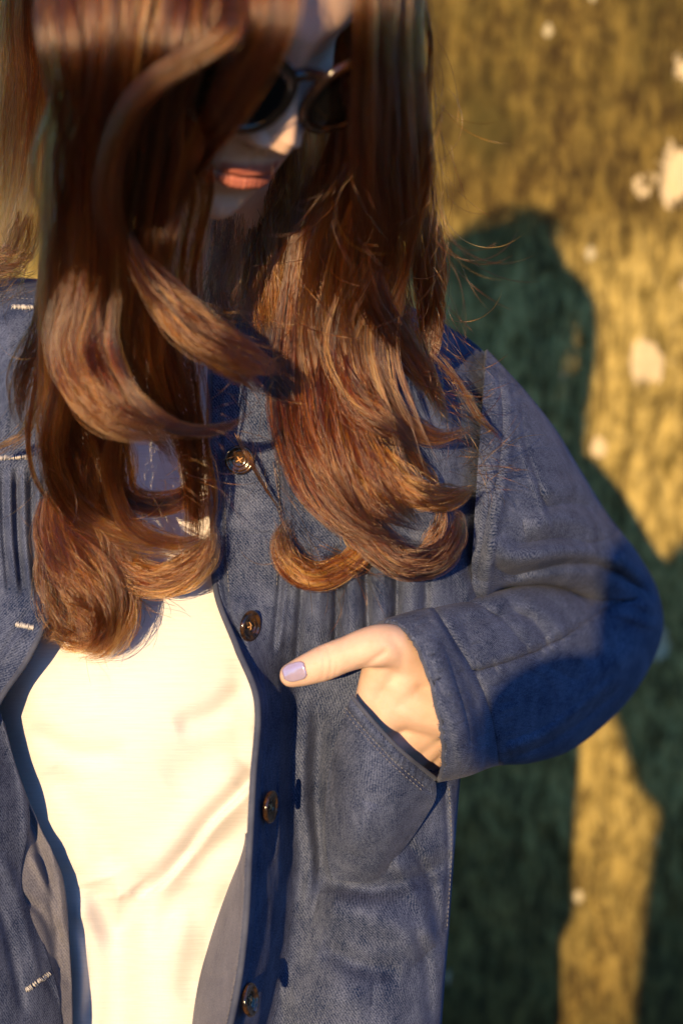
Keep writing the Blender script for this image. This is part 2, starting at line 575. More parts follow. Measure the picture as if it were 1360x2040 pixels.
TREE_D = 1.93
def tree():
    """thick old trunk close behind her, mossy fissured bark; limbs and crown start above the frame"""
    cx, rx, ry = 0.20, 0.80, 0.62
    yf = float(w(np.array([0, TREE_D, 0.0]))[1])
    cy = yf + ry
    root = empty('tree', (cx, cy, 0.0), 'thick old tree trunk with rough mossy bark and pale lichen spots behind the woman', 'tree')
    a = np.r_[np.linspace(-1.9, 1.25, 620), np.linspace(1.28, 2 * math.pi - 1.93, 60)]       # 0 faces the camera
    zs = np.r_[np.linspace(-0.10, 0.42, 26), np.linspace(0.43, 2.05, 440), np.linspace(2.07, 3.3, 30)]
    A, Z = np.meshgrid(a, zs)
    e = 0.80
    sx = np.sign(np.sin(A)) * np.abs(np.sin(A)) ** e
    sy = np.sign(np.cos(A)) * np.abs(np.cos(A)) ** e
    flare = 1 + 0.30 * np.exp(-np.clip(Z, 0, 9) / 0.22) * (0.6 + 0.4 * np.cos(A * 5 + 0.6)) - 0.03 * np.clip(Z - 0.5, 0, 3)
    flare = np.where(Z < 2.4, flare, flare * (1 + 0.08 * (Z - 2.4)))
    P = np.stack([rx * sx * flare, -ry * sy * flare, Z], -1)
    nrm = np.stack([sx / rx, -sy / ry, 0 * Z], -1); nrm /= np.linalg.norm(nrm, axis=-1, keepdims=True)
    fis = 1 - np.abs(vnoise(P * np.array([1, 1, 0.30]), 55, 2, 2))
    h = 0.010 * vnoise(P, 7, 1, 2) + 0.0040 * vnoise(P * np.array([1, 1, 0.45]), 60, 5, 2) - 0.0065 * fis ** 5 + 0.0020 * vnoise(P * np.array([1, 1, 0.5]), 170, 3, 2)
    P = P + nrm * h[..., None]
    P[..., 2] = np.where(Z < 0, -0.06, P[..., 2])
    nr, nc = A.shape
    lich = np.zeros(A.shape)
    base = np.array([cx, cy, 0.0])
    for u, v, r_ in ((1330, 360, 46), (1265, 385, 30), (1305, 420, 22), (1345, 150, 34), (1068, 82, 13), (1152, 6, 15), (1270, 20, 16), (1278, 722, 34), (895, 180, 11), (1188, 890, 15), (1112, 745, 14),
                     (972, 575, 13), (975, 640, 12), (1320, 1290, 26), (1310, 1690, 22), (1000, 300, 10), (1040, 280, 10), (950, 390, 13), (1235, 60, 22), (1140, 160, 12), (1355, 560, 20), (1200, 1190, 14)):
        q = w(cf(u, v, TREE_D + 0.02)) - base
        dd = np.sqrt(((P - q) ** 2 * np.array([1, 0.15, 0.55])).sum(-1)) / (r_ / FPX * TREE_D)
        lich = np.maximum(lich, np.clip(1.35 - 0.75 * dd, 0, 1))
    mesh_obj('trunk', P, grid_faces(nr, nc, True), M['bark'], root, attrs={'lichen': lich})
    rg = np.random.default_rng(12)
    tips = []
    for k in range(7):
        az = k * 0.9 + rg.uniform(-0.2, 0.2)
        l = rg.uniform(3.0, 4.6)
        p = np.array([0.35 * math.cos(az), 0.25 * math.sin(az), 2.9])
        path = [p - (0, 0, 0.4), p]
        for q in range(4):
            f = (q + 1) / 4
            path.append(p + np.array([math.cos(az) * l * 0.62 * f, math.sin(az) * l * 0.62 * f, l * (0.9 * f) ** 0.9]) + rg.normal(0, 0.12, 3))
        path = cr(np.array(path), 26)
        v, f_ = tube(path, np.linspace(0.30, 0.05, 26) * rg.uniform(0.8, 1.0), 12)
        mesh_obj('limb', v, f_, M['bark'], root)
        tips += [path[i] for i in range(12, 26, 2)]
    lv, lf = [], []
    n = 0
    for tp in tips:
        for c_ in range(5):
            cc = tp + rg.normal(0, 0.55, 3)
            m_ = 46
            o = cc + rg.normal(0, 0.28, (m_, 3))
            d1 = rg.normal(size=(m_, 3)); d1 /= np.linalg.norm(d1, axis=1, keepdims=True)
            d2 = np.cross(d1, rg.normal(size=(m_, 3))); d2 /= np.linalg.norm(d2, axis=1, keepdims=True)
            s1, s2 = rg.uniform(0.05, 0.09, (m_, 1)), rg.uniform(0.03, 0.05, (m_, 1))
            q = np.stack([o - d1 * s1, o + d2 * s2, o + d1 * s1, o - d2 * s2], 1).reshape(-1, 3)
            lv.append(q)
            lf += [(n + 4 * i, n + 4 * i + 1, n + 4 * i + 2, n + 4 * i + 3) for i in range(m_)]
            n += 4 * m_
    co = mesh_obj('crown', np.vstack(lv), lf, M['leaf'], root, smooth=False)
    co['kind'] = 'stuff'
tree()

# ------------------------------------------------------------------ the woman
HIP = w(cf(430, 2500, 1.19))
person = empty('person', (float(HIP[0]), float(HIP[1]), 0.0),
               'woman with long brown hair in denim jacket and white shirt, looking down, hand in pocket', 'person')
PW = np.array(person.location)

def part(name, cfpts, faces, mat, parent=None, **kw):
    """camera-frame points -> a mesh whose origin is at the person's base"""
    V = w(np.asarray(cfpts).reshape(-1, 3)) - PW
    o = mesh_obj(name, V, faces, mat, parent or person, **kw)
    return o

def bagpart(bag, name, mat, parent=None):
    bag.v = [w(x) - PW for x in bag.v]
    return bag.build(name, mat, parent or person)

# ---- head pose
HY, HP, HR = rad(42), rad(49.5), rad(-12)
HC = np.array([-0.073, 0.860, 0.304])
def rotm():
    cy, sy, cp, sp, c, s = math.cos(HY), math.sin(HY), math.cos(HP), math.sin(HP), math.cos(HR), math.sin(HR)
    Rx = np.array([[1, 0, 0], [0, cp, -sp], [0, sp, cp]])
    Rz = np.array([[cy, -sy, 0], [sy, cy, 0], [0, 0, 1]])
    Ry = np.array([[c, 0, s], [0, 1, 0], [-s, 0, c]])
    return Rz @ Rx @ Ry
HM = rotm()
def h2c(p): return np.asarray(p, float) @ HM.T + HC
def c2h(p): return (np.asarray(p, float) - HC) @ HM

def ell_r(D, o, c, r):
    """distance from o along unit D to ellipsoid (far hit), 0 when missed"""
    q = (o - c) / r
    e = D / r
    A = (e * e).sum(-1); B = (e * q).sum(-1); Cc = (q * q).sum() - 1
    disc = B * B - A * Cc
    return np.where(disc > 0, (-B + np.sqrt(np.maximum(disc, 0))) / A, 0)

CRAN = (np.array([0, 0.012, 0.030]), np.array([0.070, 0.086, 0.072]))
def head_geo():
    nth, nph = 420, 360
    t = np.linspace(-1, 1, nth, endpoint=False)
    th = math.pi * (0.45 * t + 0.55 * t ** 3)                    # denser at the front (theta 0 = -Y)
    s = np.linspace(0, 1, nph)
    ph = -math.pi / 2 + 0.02 + (math.pi - 0.04) * (s + 0.06 * np.sin(2 * math.pi * (s)))
    TH, PH = np.meshgrid(th, ph)
    D = np.stack([np.sin(TH) * np.cos(PH), -np.cos(TH) * np.cos(PH), np.sin(PH)], -1)
    o = np.array([0, -0.012, -0.012])
    k = 0.006
    els = [CRAN,
           (np.array([0, -0.026, -0.030]), np.array([0.064, 0.068, 0.080])),      # face
           (np.array([0, -0.036, -0.068]), np.array([0.047, 0.051, 0.053])),      # jaw
           (np.array([0, -0.030, 0.030]), np.array([0.060, 0.066, 0.052]))]       # forehead
    rs = np.stack([ell_r(D, o, c, r) for c, r in els])
    r = k * np.log(np.exp(rs / k).sum(0))
    P = o + D * r[..., None]
    X, Y, Z = P[..., 0], P[..., 1], P[..., 2]
    front = 1 / (1 + np.exp((Y + 0.045) / 0.008))
    g = lambda x, s_: np.exp(-(x / s_) ** 2)
    dy = np.zeros_like(X)
    # brow, sockets, cheeks
    dy += 0.006 * g(Z - 0.036, 0.012) * g(X, 0.045)
    for sgn in (-1, 1):
        xx = X - sgn * 0.032
        dy -= 0.011 * g(xx, 0.017) * g(Z - 0.014, 0.013)
        dy += 0.007 * g(xx, 0.012) * g(Z - 0.013, 0.008)                           # closed lid over the eyeball
        dy -= 0.0012 * g(Z - 0.0085 - 0.0 * xx, 0.0012) * g(xx, 0.012)
        dy += 0.005 * g(X - sgn * 0.043, 0.018) * g(Z + 0.020, 0.018)
    # nose: ridge, tip, wings
    tz = np.clip((0.024 - Z) / 0.050, 0, 1.3)
    ridge = np.interp(Z, [-0.048, -0.042, -0.038, -0.034, -0.027, -0.019, -0.010, 0.005, 0.018, 0.030, 0.05],
                         [0.0, 0.0015, 0.005, 0.0150, 0.0255, 0.0285, 0.0250, 0.0165, 0.0105, 0.005, 0.0])
    wid = np.interp(Z, [-0.042, -0.028, -0.016, 0.0, 0.022], [0.0090, 0.0118, 0.0115, 0.0090, 0.0090])
    dy += ridge * np.exp(-np.abs(X / wid) ** 2.2)
    for sgn in (-1, 1):
        dy += 0.0125 * np.exp(-(((X - sgn * 0.0145) / 0.0064) ** 2 + ((Z + 0.0275) / 0.0082) ** 2) ** 1.3)
        q = ((X - sgn * 0.0068) / 0.0036) ** 2 + ((Z + 0.0385) / 0.0026) ** 2
        dy -= 0.007 * np.exp(-q)
        # crease round the wing
        rr = np.hypot((X - sgn * 0.0135) / 0.9, (Z + 0.0285))
        dy -= 0.0022 * np.exp(-((rr - 0.0095) / 0.0016) ** 2) * ((sgn * X > 0.009))
        # nasolabial
        dy -= 0.0012 * np.exp(-(((X - sgn * (0.021 + (-0.030 - Z) * 0.35)) / 0.003) ** 2)) * g(Z + 0.045, 0.015)
    # lips
    mw = np.exp(-np.abs(X / 0.0205) ** 4)
    mz = -0.0610 + 0.0016 * g(X, 0.006) * 1 - 0.0006 * (np.abs(X) / 0.022) ** 2       # mouth line
    up = np.clip((Z - mz) / 0.0088, -1, 2)
    bow = 0.0092 - 0.0012 * g(X, 0.0035) - 0.0035 * (np.abs(X) / 0.022) ** 2
    upz = (Z - mz) / np.maximum(bow, 0.002)
    loz = (mz - Z) / np.maximum(0.0140 - 0.0076 * (np.abs(X) / 0.021) ** 2, 0.002)
    upper = np.where((upz > 0), np.exp(-((upz - 0.48) / 0.55) ** 2), np.exp(-((-0.48) / 0.55) ** 2) * np.exp(-(upz / 0.25) ** 2))
    lower = np.where((loz > 0), np.exp(-((loz - 0.48) / 0.48) ** 2), np.exp(-((-0.48) / 0.48) ** 2) * np.exp(-(loz / 0.2) ** 2))
    dy += 0.0052 * upper * mw + 0.0078 * lower * mw
    dy -= 0.0036 * g(Z - mz, 0.0011) * mw
    lipmask = np.clip(np.where(Z > mz, 1.15 - upz, 1.08 - loz) * 3.2, 0, 1) * np.clip((0.0215 - np.abs(X)) / 0.004, 0, 1)
    dy += lipmask * 0.00028 * np.sin(X * 2600 + 2.0 * np.sin(X * 700)) * (loz > 0)
    # base of the mouth region stands forward of the jaw
    dy += 0.0045 * g(Z + 0.056, 0.022) * g(X, 0.022)
    dy -= 0.0014 * g(X, 0.0028) * g(Z + 0.0455, 0.0055)                              # philtrum
    dy += 0.0008 * (g(np.abs(X) - 0.0048, 0.002)) * g(Z + 0.0455, 0.006)
    dy -= 0.0035 * g(Z + 0.0845, 0.0055) * g(X, 0.018)                               # under the lower lip
    dy += 0.0110 * g(Z + 0.1050, 0.015) * g(X, 0.020)                                # chin
    Pn = P.copy()
    Pn[..., 1] -= dy * front
    # nose tip droops a little over the lip
    lift = np.clip(dy - 0.012, 0, 1) * front
    Pn[..., 2] -= lift * 0.04
    lip = lipmask * (front > 0.5)
    scalp = np.clip((Z - 0.052 - 0.045 * np.clip((-Y) / 0.1, -0.8, 1)) / 0.006, 0, 1)
    scalp = np.maximum(scalp, np.clip((Y - 0.02) / 0.01, 0, 1) * (Z > -0.06))
    F = grid_faces(nph, nth, True)
    return Pn.reshape(-1, 3), F, lip.ravel(), scalp.ravel()

def ear_geo(sgn):
    """shell of the outer ear in head coordinates"""
    n, m_ = 48, 14
    V = []
    th = np.linspace(0, 2 * math.pi, n, endpoint=False)
    out = np.stack([0.017 * np.sin(th) * (1 - 0.25 * (np.cos(th) < 0) * -np.cos(th)), 0.031 * np.cos(th)], 1)   # (y, z)
    prof = [(0.0, 0.000), (0.25, -0.004), (0.55, -0.003), (0.70, 0.004), (0.85, 0.0065), (0.95, 0.006), (1.0, 0.003), (0.98, -0.002), (0.85, -0.004), (0.5, -0.008), (0.0, -0.010)]
    for s_, h in prof:
        for k in range(n):
            y, z = out[k] * max(s_, 0.001)
            V.append((sgn * (0.077 + h + 0.25 * max(y, 0) + 0.004), 0.010 + y, -0.004 + z))
    return np.array(V), grid_faces(len(prof), n, True)

# ---- capsule chains -> remeshed flesh
def blob_mesh(chains, voxel, smooth_iter, factor=0.5):
    """chains: list of (points (k,3), radii) ; union by voxel remesh; returns verts, faces"""
    V, F, n0 = [], [], 0
    for P, R in chains:
        P = np.asarray(P, float); R = np.asarray(R, float)
        L = np.r_[0, np.cumsum(np.linalg.norm(np.diff(P, axis=0), axis=1))]
        k = max(6, int(L[-1] / (0.35 * R.min())))
        t = L / max(L[-1], 1e-9)
        # smooth path with rounded ends
        tt = np.linspace(0, 1, k)
        Q = np.stack([np.interp(tt, t, P[:, j]) for j in range(3)], 1) if len(P) == 2 else cr(P, k)
        if len(P) > 2:
            rr = np.interp(np.linspace(0, 1, k) * (len(P) - 1), np.arange(len(P)), R)
        else:
            rr = np.interp(tt, t, R)
        d0 = Q[0] - Q[1]; d0 /= np.linalg.norm(d0)
        d1 = Q[-1] - Q[-2]; d1 /= np.linalg.norm(d1)
        a = np.linspace(math.pi / 2 * 0.97, 0.2, 5)
        pre = np.array([Q[0] + d0 * rr[0] * math.sin(x) for x in a]); prer = rr[0] * np.cos(a)
        post = np.array([Q[-1] + d1 * rr[-1] * math.sin(x) for x in a[::-1]]); postr = rr[-1] * np.cos(a[::-1])
        Q2 = np.vstack([pre, Q, post]); R2 = np.r_[prer, rr, postr]
        v, f = tube(Q2, R2, 20)
        V.append(v); F += [tuple(i + n0 for i in q) for q in f]; n0 += len(v)
    me = bpy.data.meshes.new('tmp')
    me.from_pydata([tuple(x) for x in np.vstack(V)], [], F)
    o = bpy.data.objects.new('tmp', me)
    COL.objects.link(o)
    r = o.modifiers.new('r', 'REMESH'); r.mode = 'VOXEL'; r.voxel_size = voxel
    s_ = o.modifiers.new('s', 'SMOOTH'); s_.iterations = smooth_iter; s_.factor = factor
    dg = bpy.context.evaluated_depsgraph_get()
    ev = o.evaluated_get(dg)
    em = ev.to_mesh()
    vv = np.empty(len(em.vertices) * 3); em.vertices.foreach_get('co', vv)
    ff = [tuple(p.vertices) for p in em.polygons]
    ev.to_mesh_clear()
    bpy.data.objects.remove(o); bpy.data.meshes.remove(me)
    return vv.reshape(-1, 3), ff

def C(u, v, d): return cf(u, v, d)

# world-space ground points for the feet, in camera frame
def w2c(p):
    q = np.asarray(p, float) - C0
    return np.array([q @ RGT, q @ FWD, q @ UPV])

HAND = dict()
def build_body():
    bag_v, bag_f, lip, scalp = [], [], [], []
    n0 = 0
    def add(v, f, l=None, s_=None):
        nonlocal n0
        bag_v.append(v); bag_f.extend(tuple(i + n0 for i in q) for q in f)
        lip.append(np.zeros(len(v)) if l is None else l)
        scalp.append(np.zeros(len(v)) if s_ is None else s_)
        n0 += len(v)
    hv, hf, hl, hs = head_geo()
    add(h2c(hv), hf, hl, hs)
    for sgn in (-1, 1):
        ev, ef = ear_geo(sgn)
        add(h2c(ev), ef)
    # left hand (viewer's right): thumb out over the pocket, fingers inside it
    W_ = C(912, 1378, 1.021)
    elbow = C(1225, 1235, 1.245)
    thumb = [C(842, 1345, 0.985), C(790, 1292, 0.965), C(748, 1287, 0.957), C(690, 1303, 0.955), C(645, 1321, 0.955), C(606, 1336, 0.957), C(581, 1345, 0.959)]
    ch = [(thumb, [0.0146, 0.0142, 0.0138, 0.0113, 0.0116, 0.0099, 0.0082])]
    mc = {'index': C(736, 1450, 0.988), 'middle': C(762, 1505, 0.988), 'ring': C(784, 1538, 1.000), 'little': C(806, 1560, 1.016)}
    rr = {'index': 0.0125, 'middle': 0.0125, 'ring': 0.0120, 'little': 0.0105}
    ln = {'index': 0.072, 'middle': 0.080, 'ring': 0.074, 'little': 0.058}
    for k, p in mc.items():
        ch.append(([W_, 0.5 * (W_ + p) + np.array([0, -0.002, 0]), p], [0.021, 0.0185, rr[k]]))
        dirn = p - W_; dirn /= np.linalg.norm(dirn)
        down = np.array([-0.05, 0.42, -0.90])
        a = p + (dirn * 0.15 + down * 0.85) * ln[k] * 0.42
        b = a + (dirn * 0.15 + down * 0.85 + np.array([0, 0.25, 0])) * ln[k] * 0.32
        c = b + (down * 0.7 + np.array([0.1, 0.5, 0])) * ln[k] * 0.25
        ch.append(([p, a, b, c], [rr[k], rr[k] * 0.86, rr[k] * 0.76, rr[k] * 0.62]))
    # web between thumb and index, first dorsal muscle
    ch.append(([C(775, 1290, 0.968), C(742, 1370, 0.976), C(736, 1440, 0.984)], [0.0125, 0.0100, 0.0105]))
    ch.append(([C(815, 1320, 0.977), C(775, 1400, 0.979), C(745, 1465, 0.985)], [0.0155, 0.0130, 0.0115]))
    ch.append(([C(865, 1400, 0.994), C(800, 1400, 0.985), C(770, 1420, 0.985)], [0.024, 0.019, 0.015]))
    ch.append(([W_, C(985, 1370, 1.082), C(1110, 1320, 1.190), elbow], [0.0225, 0.017, 0.016, 0.018]))
    hv, hf = blob_mesh(ch, 0.0016, 10, 0.5)
    # creases of the thumb joints
    U, V = px(hv)
    for pts, wd, am in (([(652, 1290), (660, 1320), (655, 1352)], 4, 0.0013), ([(640, 1292), (646, 1320), (642, 1352)], 3.5, 0.0010), ([(664, 1292), (671, 1322), (666, 1350)], 3.5, 0.0008),
                        ([(712, 1340), (735, 1322), (765, 1300)], 7, 0.0016), ([(716, 1332), (722, 1340)], 8, 0.0012), ([(782, 1275), (800, 1300), (800, 1330)], 9, 0.0008), ([(800, 1420), (840, 1440), (880, 1450)], 12, -0.0009), ([(770, 1360), (820, 1390), (870, 1420)], 14, -0.0010)):
        dd, sd, tt = polydist(U, V, smoothpts(pts))
        nearside = hv[:, 1] < 0.985
        hv[:, 1] += am * np.exp(-(dd / wd) ** 2) * nearside
    add(hv, hf)
    HAND['v'] = hv
    # trunk, neck, other arm, legs
    neck0 = h2c((0, 0.025, -0.03)); neck1 = C(455, 560, 1.09)
    zc = lambda x, y, z: w2c((x, y, z))
    hx, hy = HIP[0], HIP[1]
    hipL, hipR = zc(hx + 0.062, hy, 0.76), zc(hx - 0.062, hy, 0.76)
    ch2 = [([neck0, 0.5 * (neck0 + neck1), neck1], [0.052, 0.050, 0.056]),
           ([neck1, C(450, 800, 1.13), C(440, 1200, 1.13), C(435, 1700, 1.14), C(430, 2300, 1.16)], [0.06, 0.085, 0.09, 0.08, 0.085]),
           ([C(300, 760, 1.12), C(600, 760, 1.12)], [0.065, 0.065]),
           ([C(430, 2100, 1.16), zc(hx, hy, 0.78)], [0.085, 0.09]),
           ([C(880, 840, 1.115), C(560, 730, 1.12), C(360, 720, 1.12), C(-100, 840, 1.10)], [0.045, 0.06, 0.06, 0.04]),
           ([C(880, 880, 1.115), C(1050, 1035, 1.170), elbow], [0.042, 0.030, 0.018]),
           ([C(-100, 850, 1.10), C(-270, 1060, 1.115), C(-370, 1240, 1.12)], [0.04, 0.032, 0.024]),
           ([C(-370, 1240, 1.12), C(-180, 1370, 0.99)], [0.024, 0.022]),
           ([C(-180, 1370, 0.99), C(-110, 1480, 0.97), C(-100, 1560, 0.985)], [0.026, 0.022, 0.016]),
           ([C(-150, 1340, 0.985), C(-60, 1310, 0.965), C(-16, 1316, 0.965)], [0.014, 0.011, 0.008])]
    for sg, hp in ((1, hipL), (-1, hipR)):
        kn = zc(hx + sg * 0.072, hy - 0.02, 0.47); an = zc(hx + sg * 0.09, hy + 0.02, 0.08)
        toe = zc(hx + sg * 0.11, hy - 0.13, 0.035)
        ch2 += [([hp, 0.5 * (hp + kn), kn], [0.066, 0.062, 0.052]), ([kn, 0.6 * kn + 0.4 * an, an], [0.052, 0.055, 0.036]), ([an, toe], [0.036, 0.026])]
    bv, bf = blob_mesh(ch2, 0.009, 6)
    add(bv, bf)
    o = part('body', np.vstack(bag_v), bag_f, M['skin'], attrs={'lip': np.concatenate(lip), 'scalp': np.concatenate(scalp)})
    return o
body = build_body()

# trousers and shoes (below the frame)
def build_lower():
    hx, hy = HIP[0], HIP[1]
    bag = Bag()
    ch = []
    for sg in (1, -1):
        hp = np.array([hx + sg * 0.062, hy + 0.03, 0.68]); kn = np.array([hx + sg * 0.072, hy - 0.02, 0.47]); an = np.array([hx + sg * 0.09, hy + 0.02, 0.11])
        ch += [([hp, 0.5 * (hp + kn), kn, an], [0.078, 0.078, 0.068, 0.058])]
    ch.append(([np.array([hx, hy + 0.03, 0.70]), np.array([hx, hy + 0.03, 0.68])], [0.090, 0.090]))
    v, f = blob_mesh(ch, 0.01, 6)
    mesh_obj('trousers', v - PW, f, M['trouser'], person)
    for sg in (1, -1):
        an = np.array([hx + sg * 0.09, hy + 0.035, 0.06]); toe = np.array([hx + sg * 0.11, hy - 0.15, 0.040])
        v, f = blob_mesh([([an + (0, 0.02, -0.015), toe], [0.046, 0.040]), ([an, an + (0, 0, 0.05)], [0.048, 0.05])], 0.006, 5)
        v[:, 2] = np.maximum(v[:, 2], 0.002)
        mesh_obj('shoe', v - PW, f, M['shoe'], person)
build_lower()

# fingernail
def nail():
    G = []
    hv = HAND['v']
    HU, HV = px(hv)
    HD = hv[:, 1]
    last = 0.95
    P0, P1 = np.array([608., 1334.]), np.array([562., 1346.])
    ax = (P1 - P0) / np.linalg.norm(P1 - P0); nr_ = np.array([ax[1], -ax[0]])
    if nr_[1] > 0: nr_ = -nr_
    for t in np.linspace(0, 1, 14):
        wv = 19 * (1 - 0.55 * max(0, (t - 0.6) / 0.4) ** 2) * (1 - 0.35 * max(0, (0.25 - t) / 0.25) ** 2)
        row = []
        for s_ in np.linspace(-1, 1, 13):
            p = P0 + ax * 46 * t + nr_ * (wv * s_ + 1)
            near = np.hypot(HU - p[0], HV - p[1]) < 9
            d = HD[near].min() if near.any() else last
            last = d
            row.append((p[0], p[1], d))
        G.append(row)
    G = np.array(G)
    for _ in range(3):
        D = np.pad(G[..., 2], 1, mode='edge')
        G[..., 2] = (D[1:-1, 1:-1] * 2 + D[:-2, 1:-1] + D[2:, 1:-1] + D[1:-1, :-2] + D[1:-1, 2:]) / 6
    G = cf(G[..., 0], G[..., 1], G[..., 2] - 0.0009)
    part('fingernail', G, grid_faces(14, 13), M['nail'], solid=0.0007)
nail()

# ------------------------------------------------------------------ white shirt
def tshirt():
    rows = [  # v, left u, right u, front d, back d
        (470, 350, 540, 1.07, 1.15), (560, 240, 650, 1.065, 1.19), (630, 70, 820, 1.055, 1.21), (720, -30, 880, 1.040, 1.23), (900, -70, 880, 1.020, 1.235),
        (1100, -90, 880, 1.008, 1.235), (1350, -90, 870, 1.000, 1.22), (1600, -70, 860, 1.012, 1.21), (1800, -40, 850, 1.030, 1.21),
        (2050, 30, 850, 1.036, 1.23), (2400, 0, 870, 1.040, 1.26), (2650, -10, 880, 1.05, 1.27)]
    A = cr(np.array(rows, float), 520)
    nc = 560
    th = np.linspace(0, 2 * math.pi, nc, endpoint=False) + math.pi / 2
    # denser in front
    G = np.zeros((len(A), nc, 3))
    for i, (v, l, r, f, b) in enumerate(A):
        c, hw = (l + r) / 2, (r - l) / 2
        cx = np.sign(np.cos(th)) * np.abs(np.cos(th)) ** 0.85
        sx = np.sign(np.sin(th)) * np.abs(np.sin(th)) ** 0.75
        d = (f + b) / 2 - (b - f) / 2 * sx
        G[i] = cf(c + hw * cx, v, d)
    U, V = px(G)
    fm = G[..., 1] < 1.09
    back = np.clip((U - 510) / 60, 0, 1) * fm
    G *= (1 + 0.035 * back)[..., None]
    def st(*a, **k): stroke(G, *a, mask=fm, **k)
    # belly/bust swell and the hanging folds
    dirv = -G / np.linalg.norm(G, axis=-1, keepdims=True)
    sw = 0.020 * np.exp(-((U - 270) / 230) ** 2 - ((V - 1430) / 260) ** 2) * fm
    G += dirv * sw[..., None]
    G += dirv * (0.016 * np.exp(-((U - 60) / 75) ** 2 - ((V - 1380) / 130) ** 2) * fm)[..., None]
    st([(520, 1530), (470, 1585), (420, 1635), (370, 1700), (320, 1755), (270, 1790)], 24, -0.009, kind='fold')
    st([(500, 1535), (450, 1590), (400, 1640), (340, 1710), (290, 1755)], 44, 0.009)
    st([(190, 1755), (205, 1810), (235, 1850), (270, 1790), (262, 1770)], 34, -0.010)
    st([(235, 1790), (235, 1900), (240, 2060), (240, 2200)], 40, -0.012)
    st([(170, 1770), (165, 1900), (170, 2100)], 26, 0.006)
    st([(320, 1830), (330, 1950), (320, 2150)], 60, 0.008)
    st([(500, 1690), (430, 1680), (380, 1720)], 22, -0.002)
    st([(470, 1300), (490, 1380), (480, 1440)], 22, -0.002)
    st([(150, 1560), (165, 1650), (150, 1740)], 34, 0.003)
    st([(120, 1330), (170, 1300), (240, 1290)], 20, 0.002)
    st([(100, 1400), (150, 1370), (220, 1350)], 16, -0.0012)
    st([(300, 1010), (320, 1060), (345, 1110)], 18, -0.004)
    st([(370, 1000), (360, 1060), (365, 1120)], 14, 0.003)
    st([(505, 1620), (430, 1690), (350, 1790), (310, 1900)], 26, -0.005)
    st([(500, 1480), (420, 1500), (330, 1560)], 40, -0.003)
    st([(100, 1530), (180, 1640), (230, 1740)], 30, -0.005)
    st([(60, 1450), (150, 1500), (250, 1500)], 22, -0.004)
    st([(490, 1360), (430, 1420), (350, 1450)], 24, -0.005)
    st([(470, 1760), (430, 1850), (420, 1990)], 20, -0.005)
    st([(160, 1830), (180, 1930), (170, 2060)], 16, -0.005)
    st([(380, 1760), (400, 1860), (370, 2000)], 30, -0.005)
    st([(120, 1260), (180, 1330), (200, 1420)], 26, -0.003)
    G += dirv * (0.0020 * vnoise(G * np.array([1, 1, 0.6]), 22, 11, 2) * fm)[..., None]
    G += dirv * (0.0008 * vnoise(G * np.array([1, 1, 0.6]), 60, 12, 2) * fm)[..., None]
    part('white_shirt', G, grid_faces(len(A), nc, True), M['tshirt'], uv=grid_uv(G))
    return G
TS = tshirt()

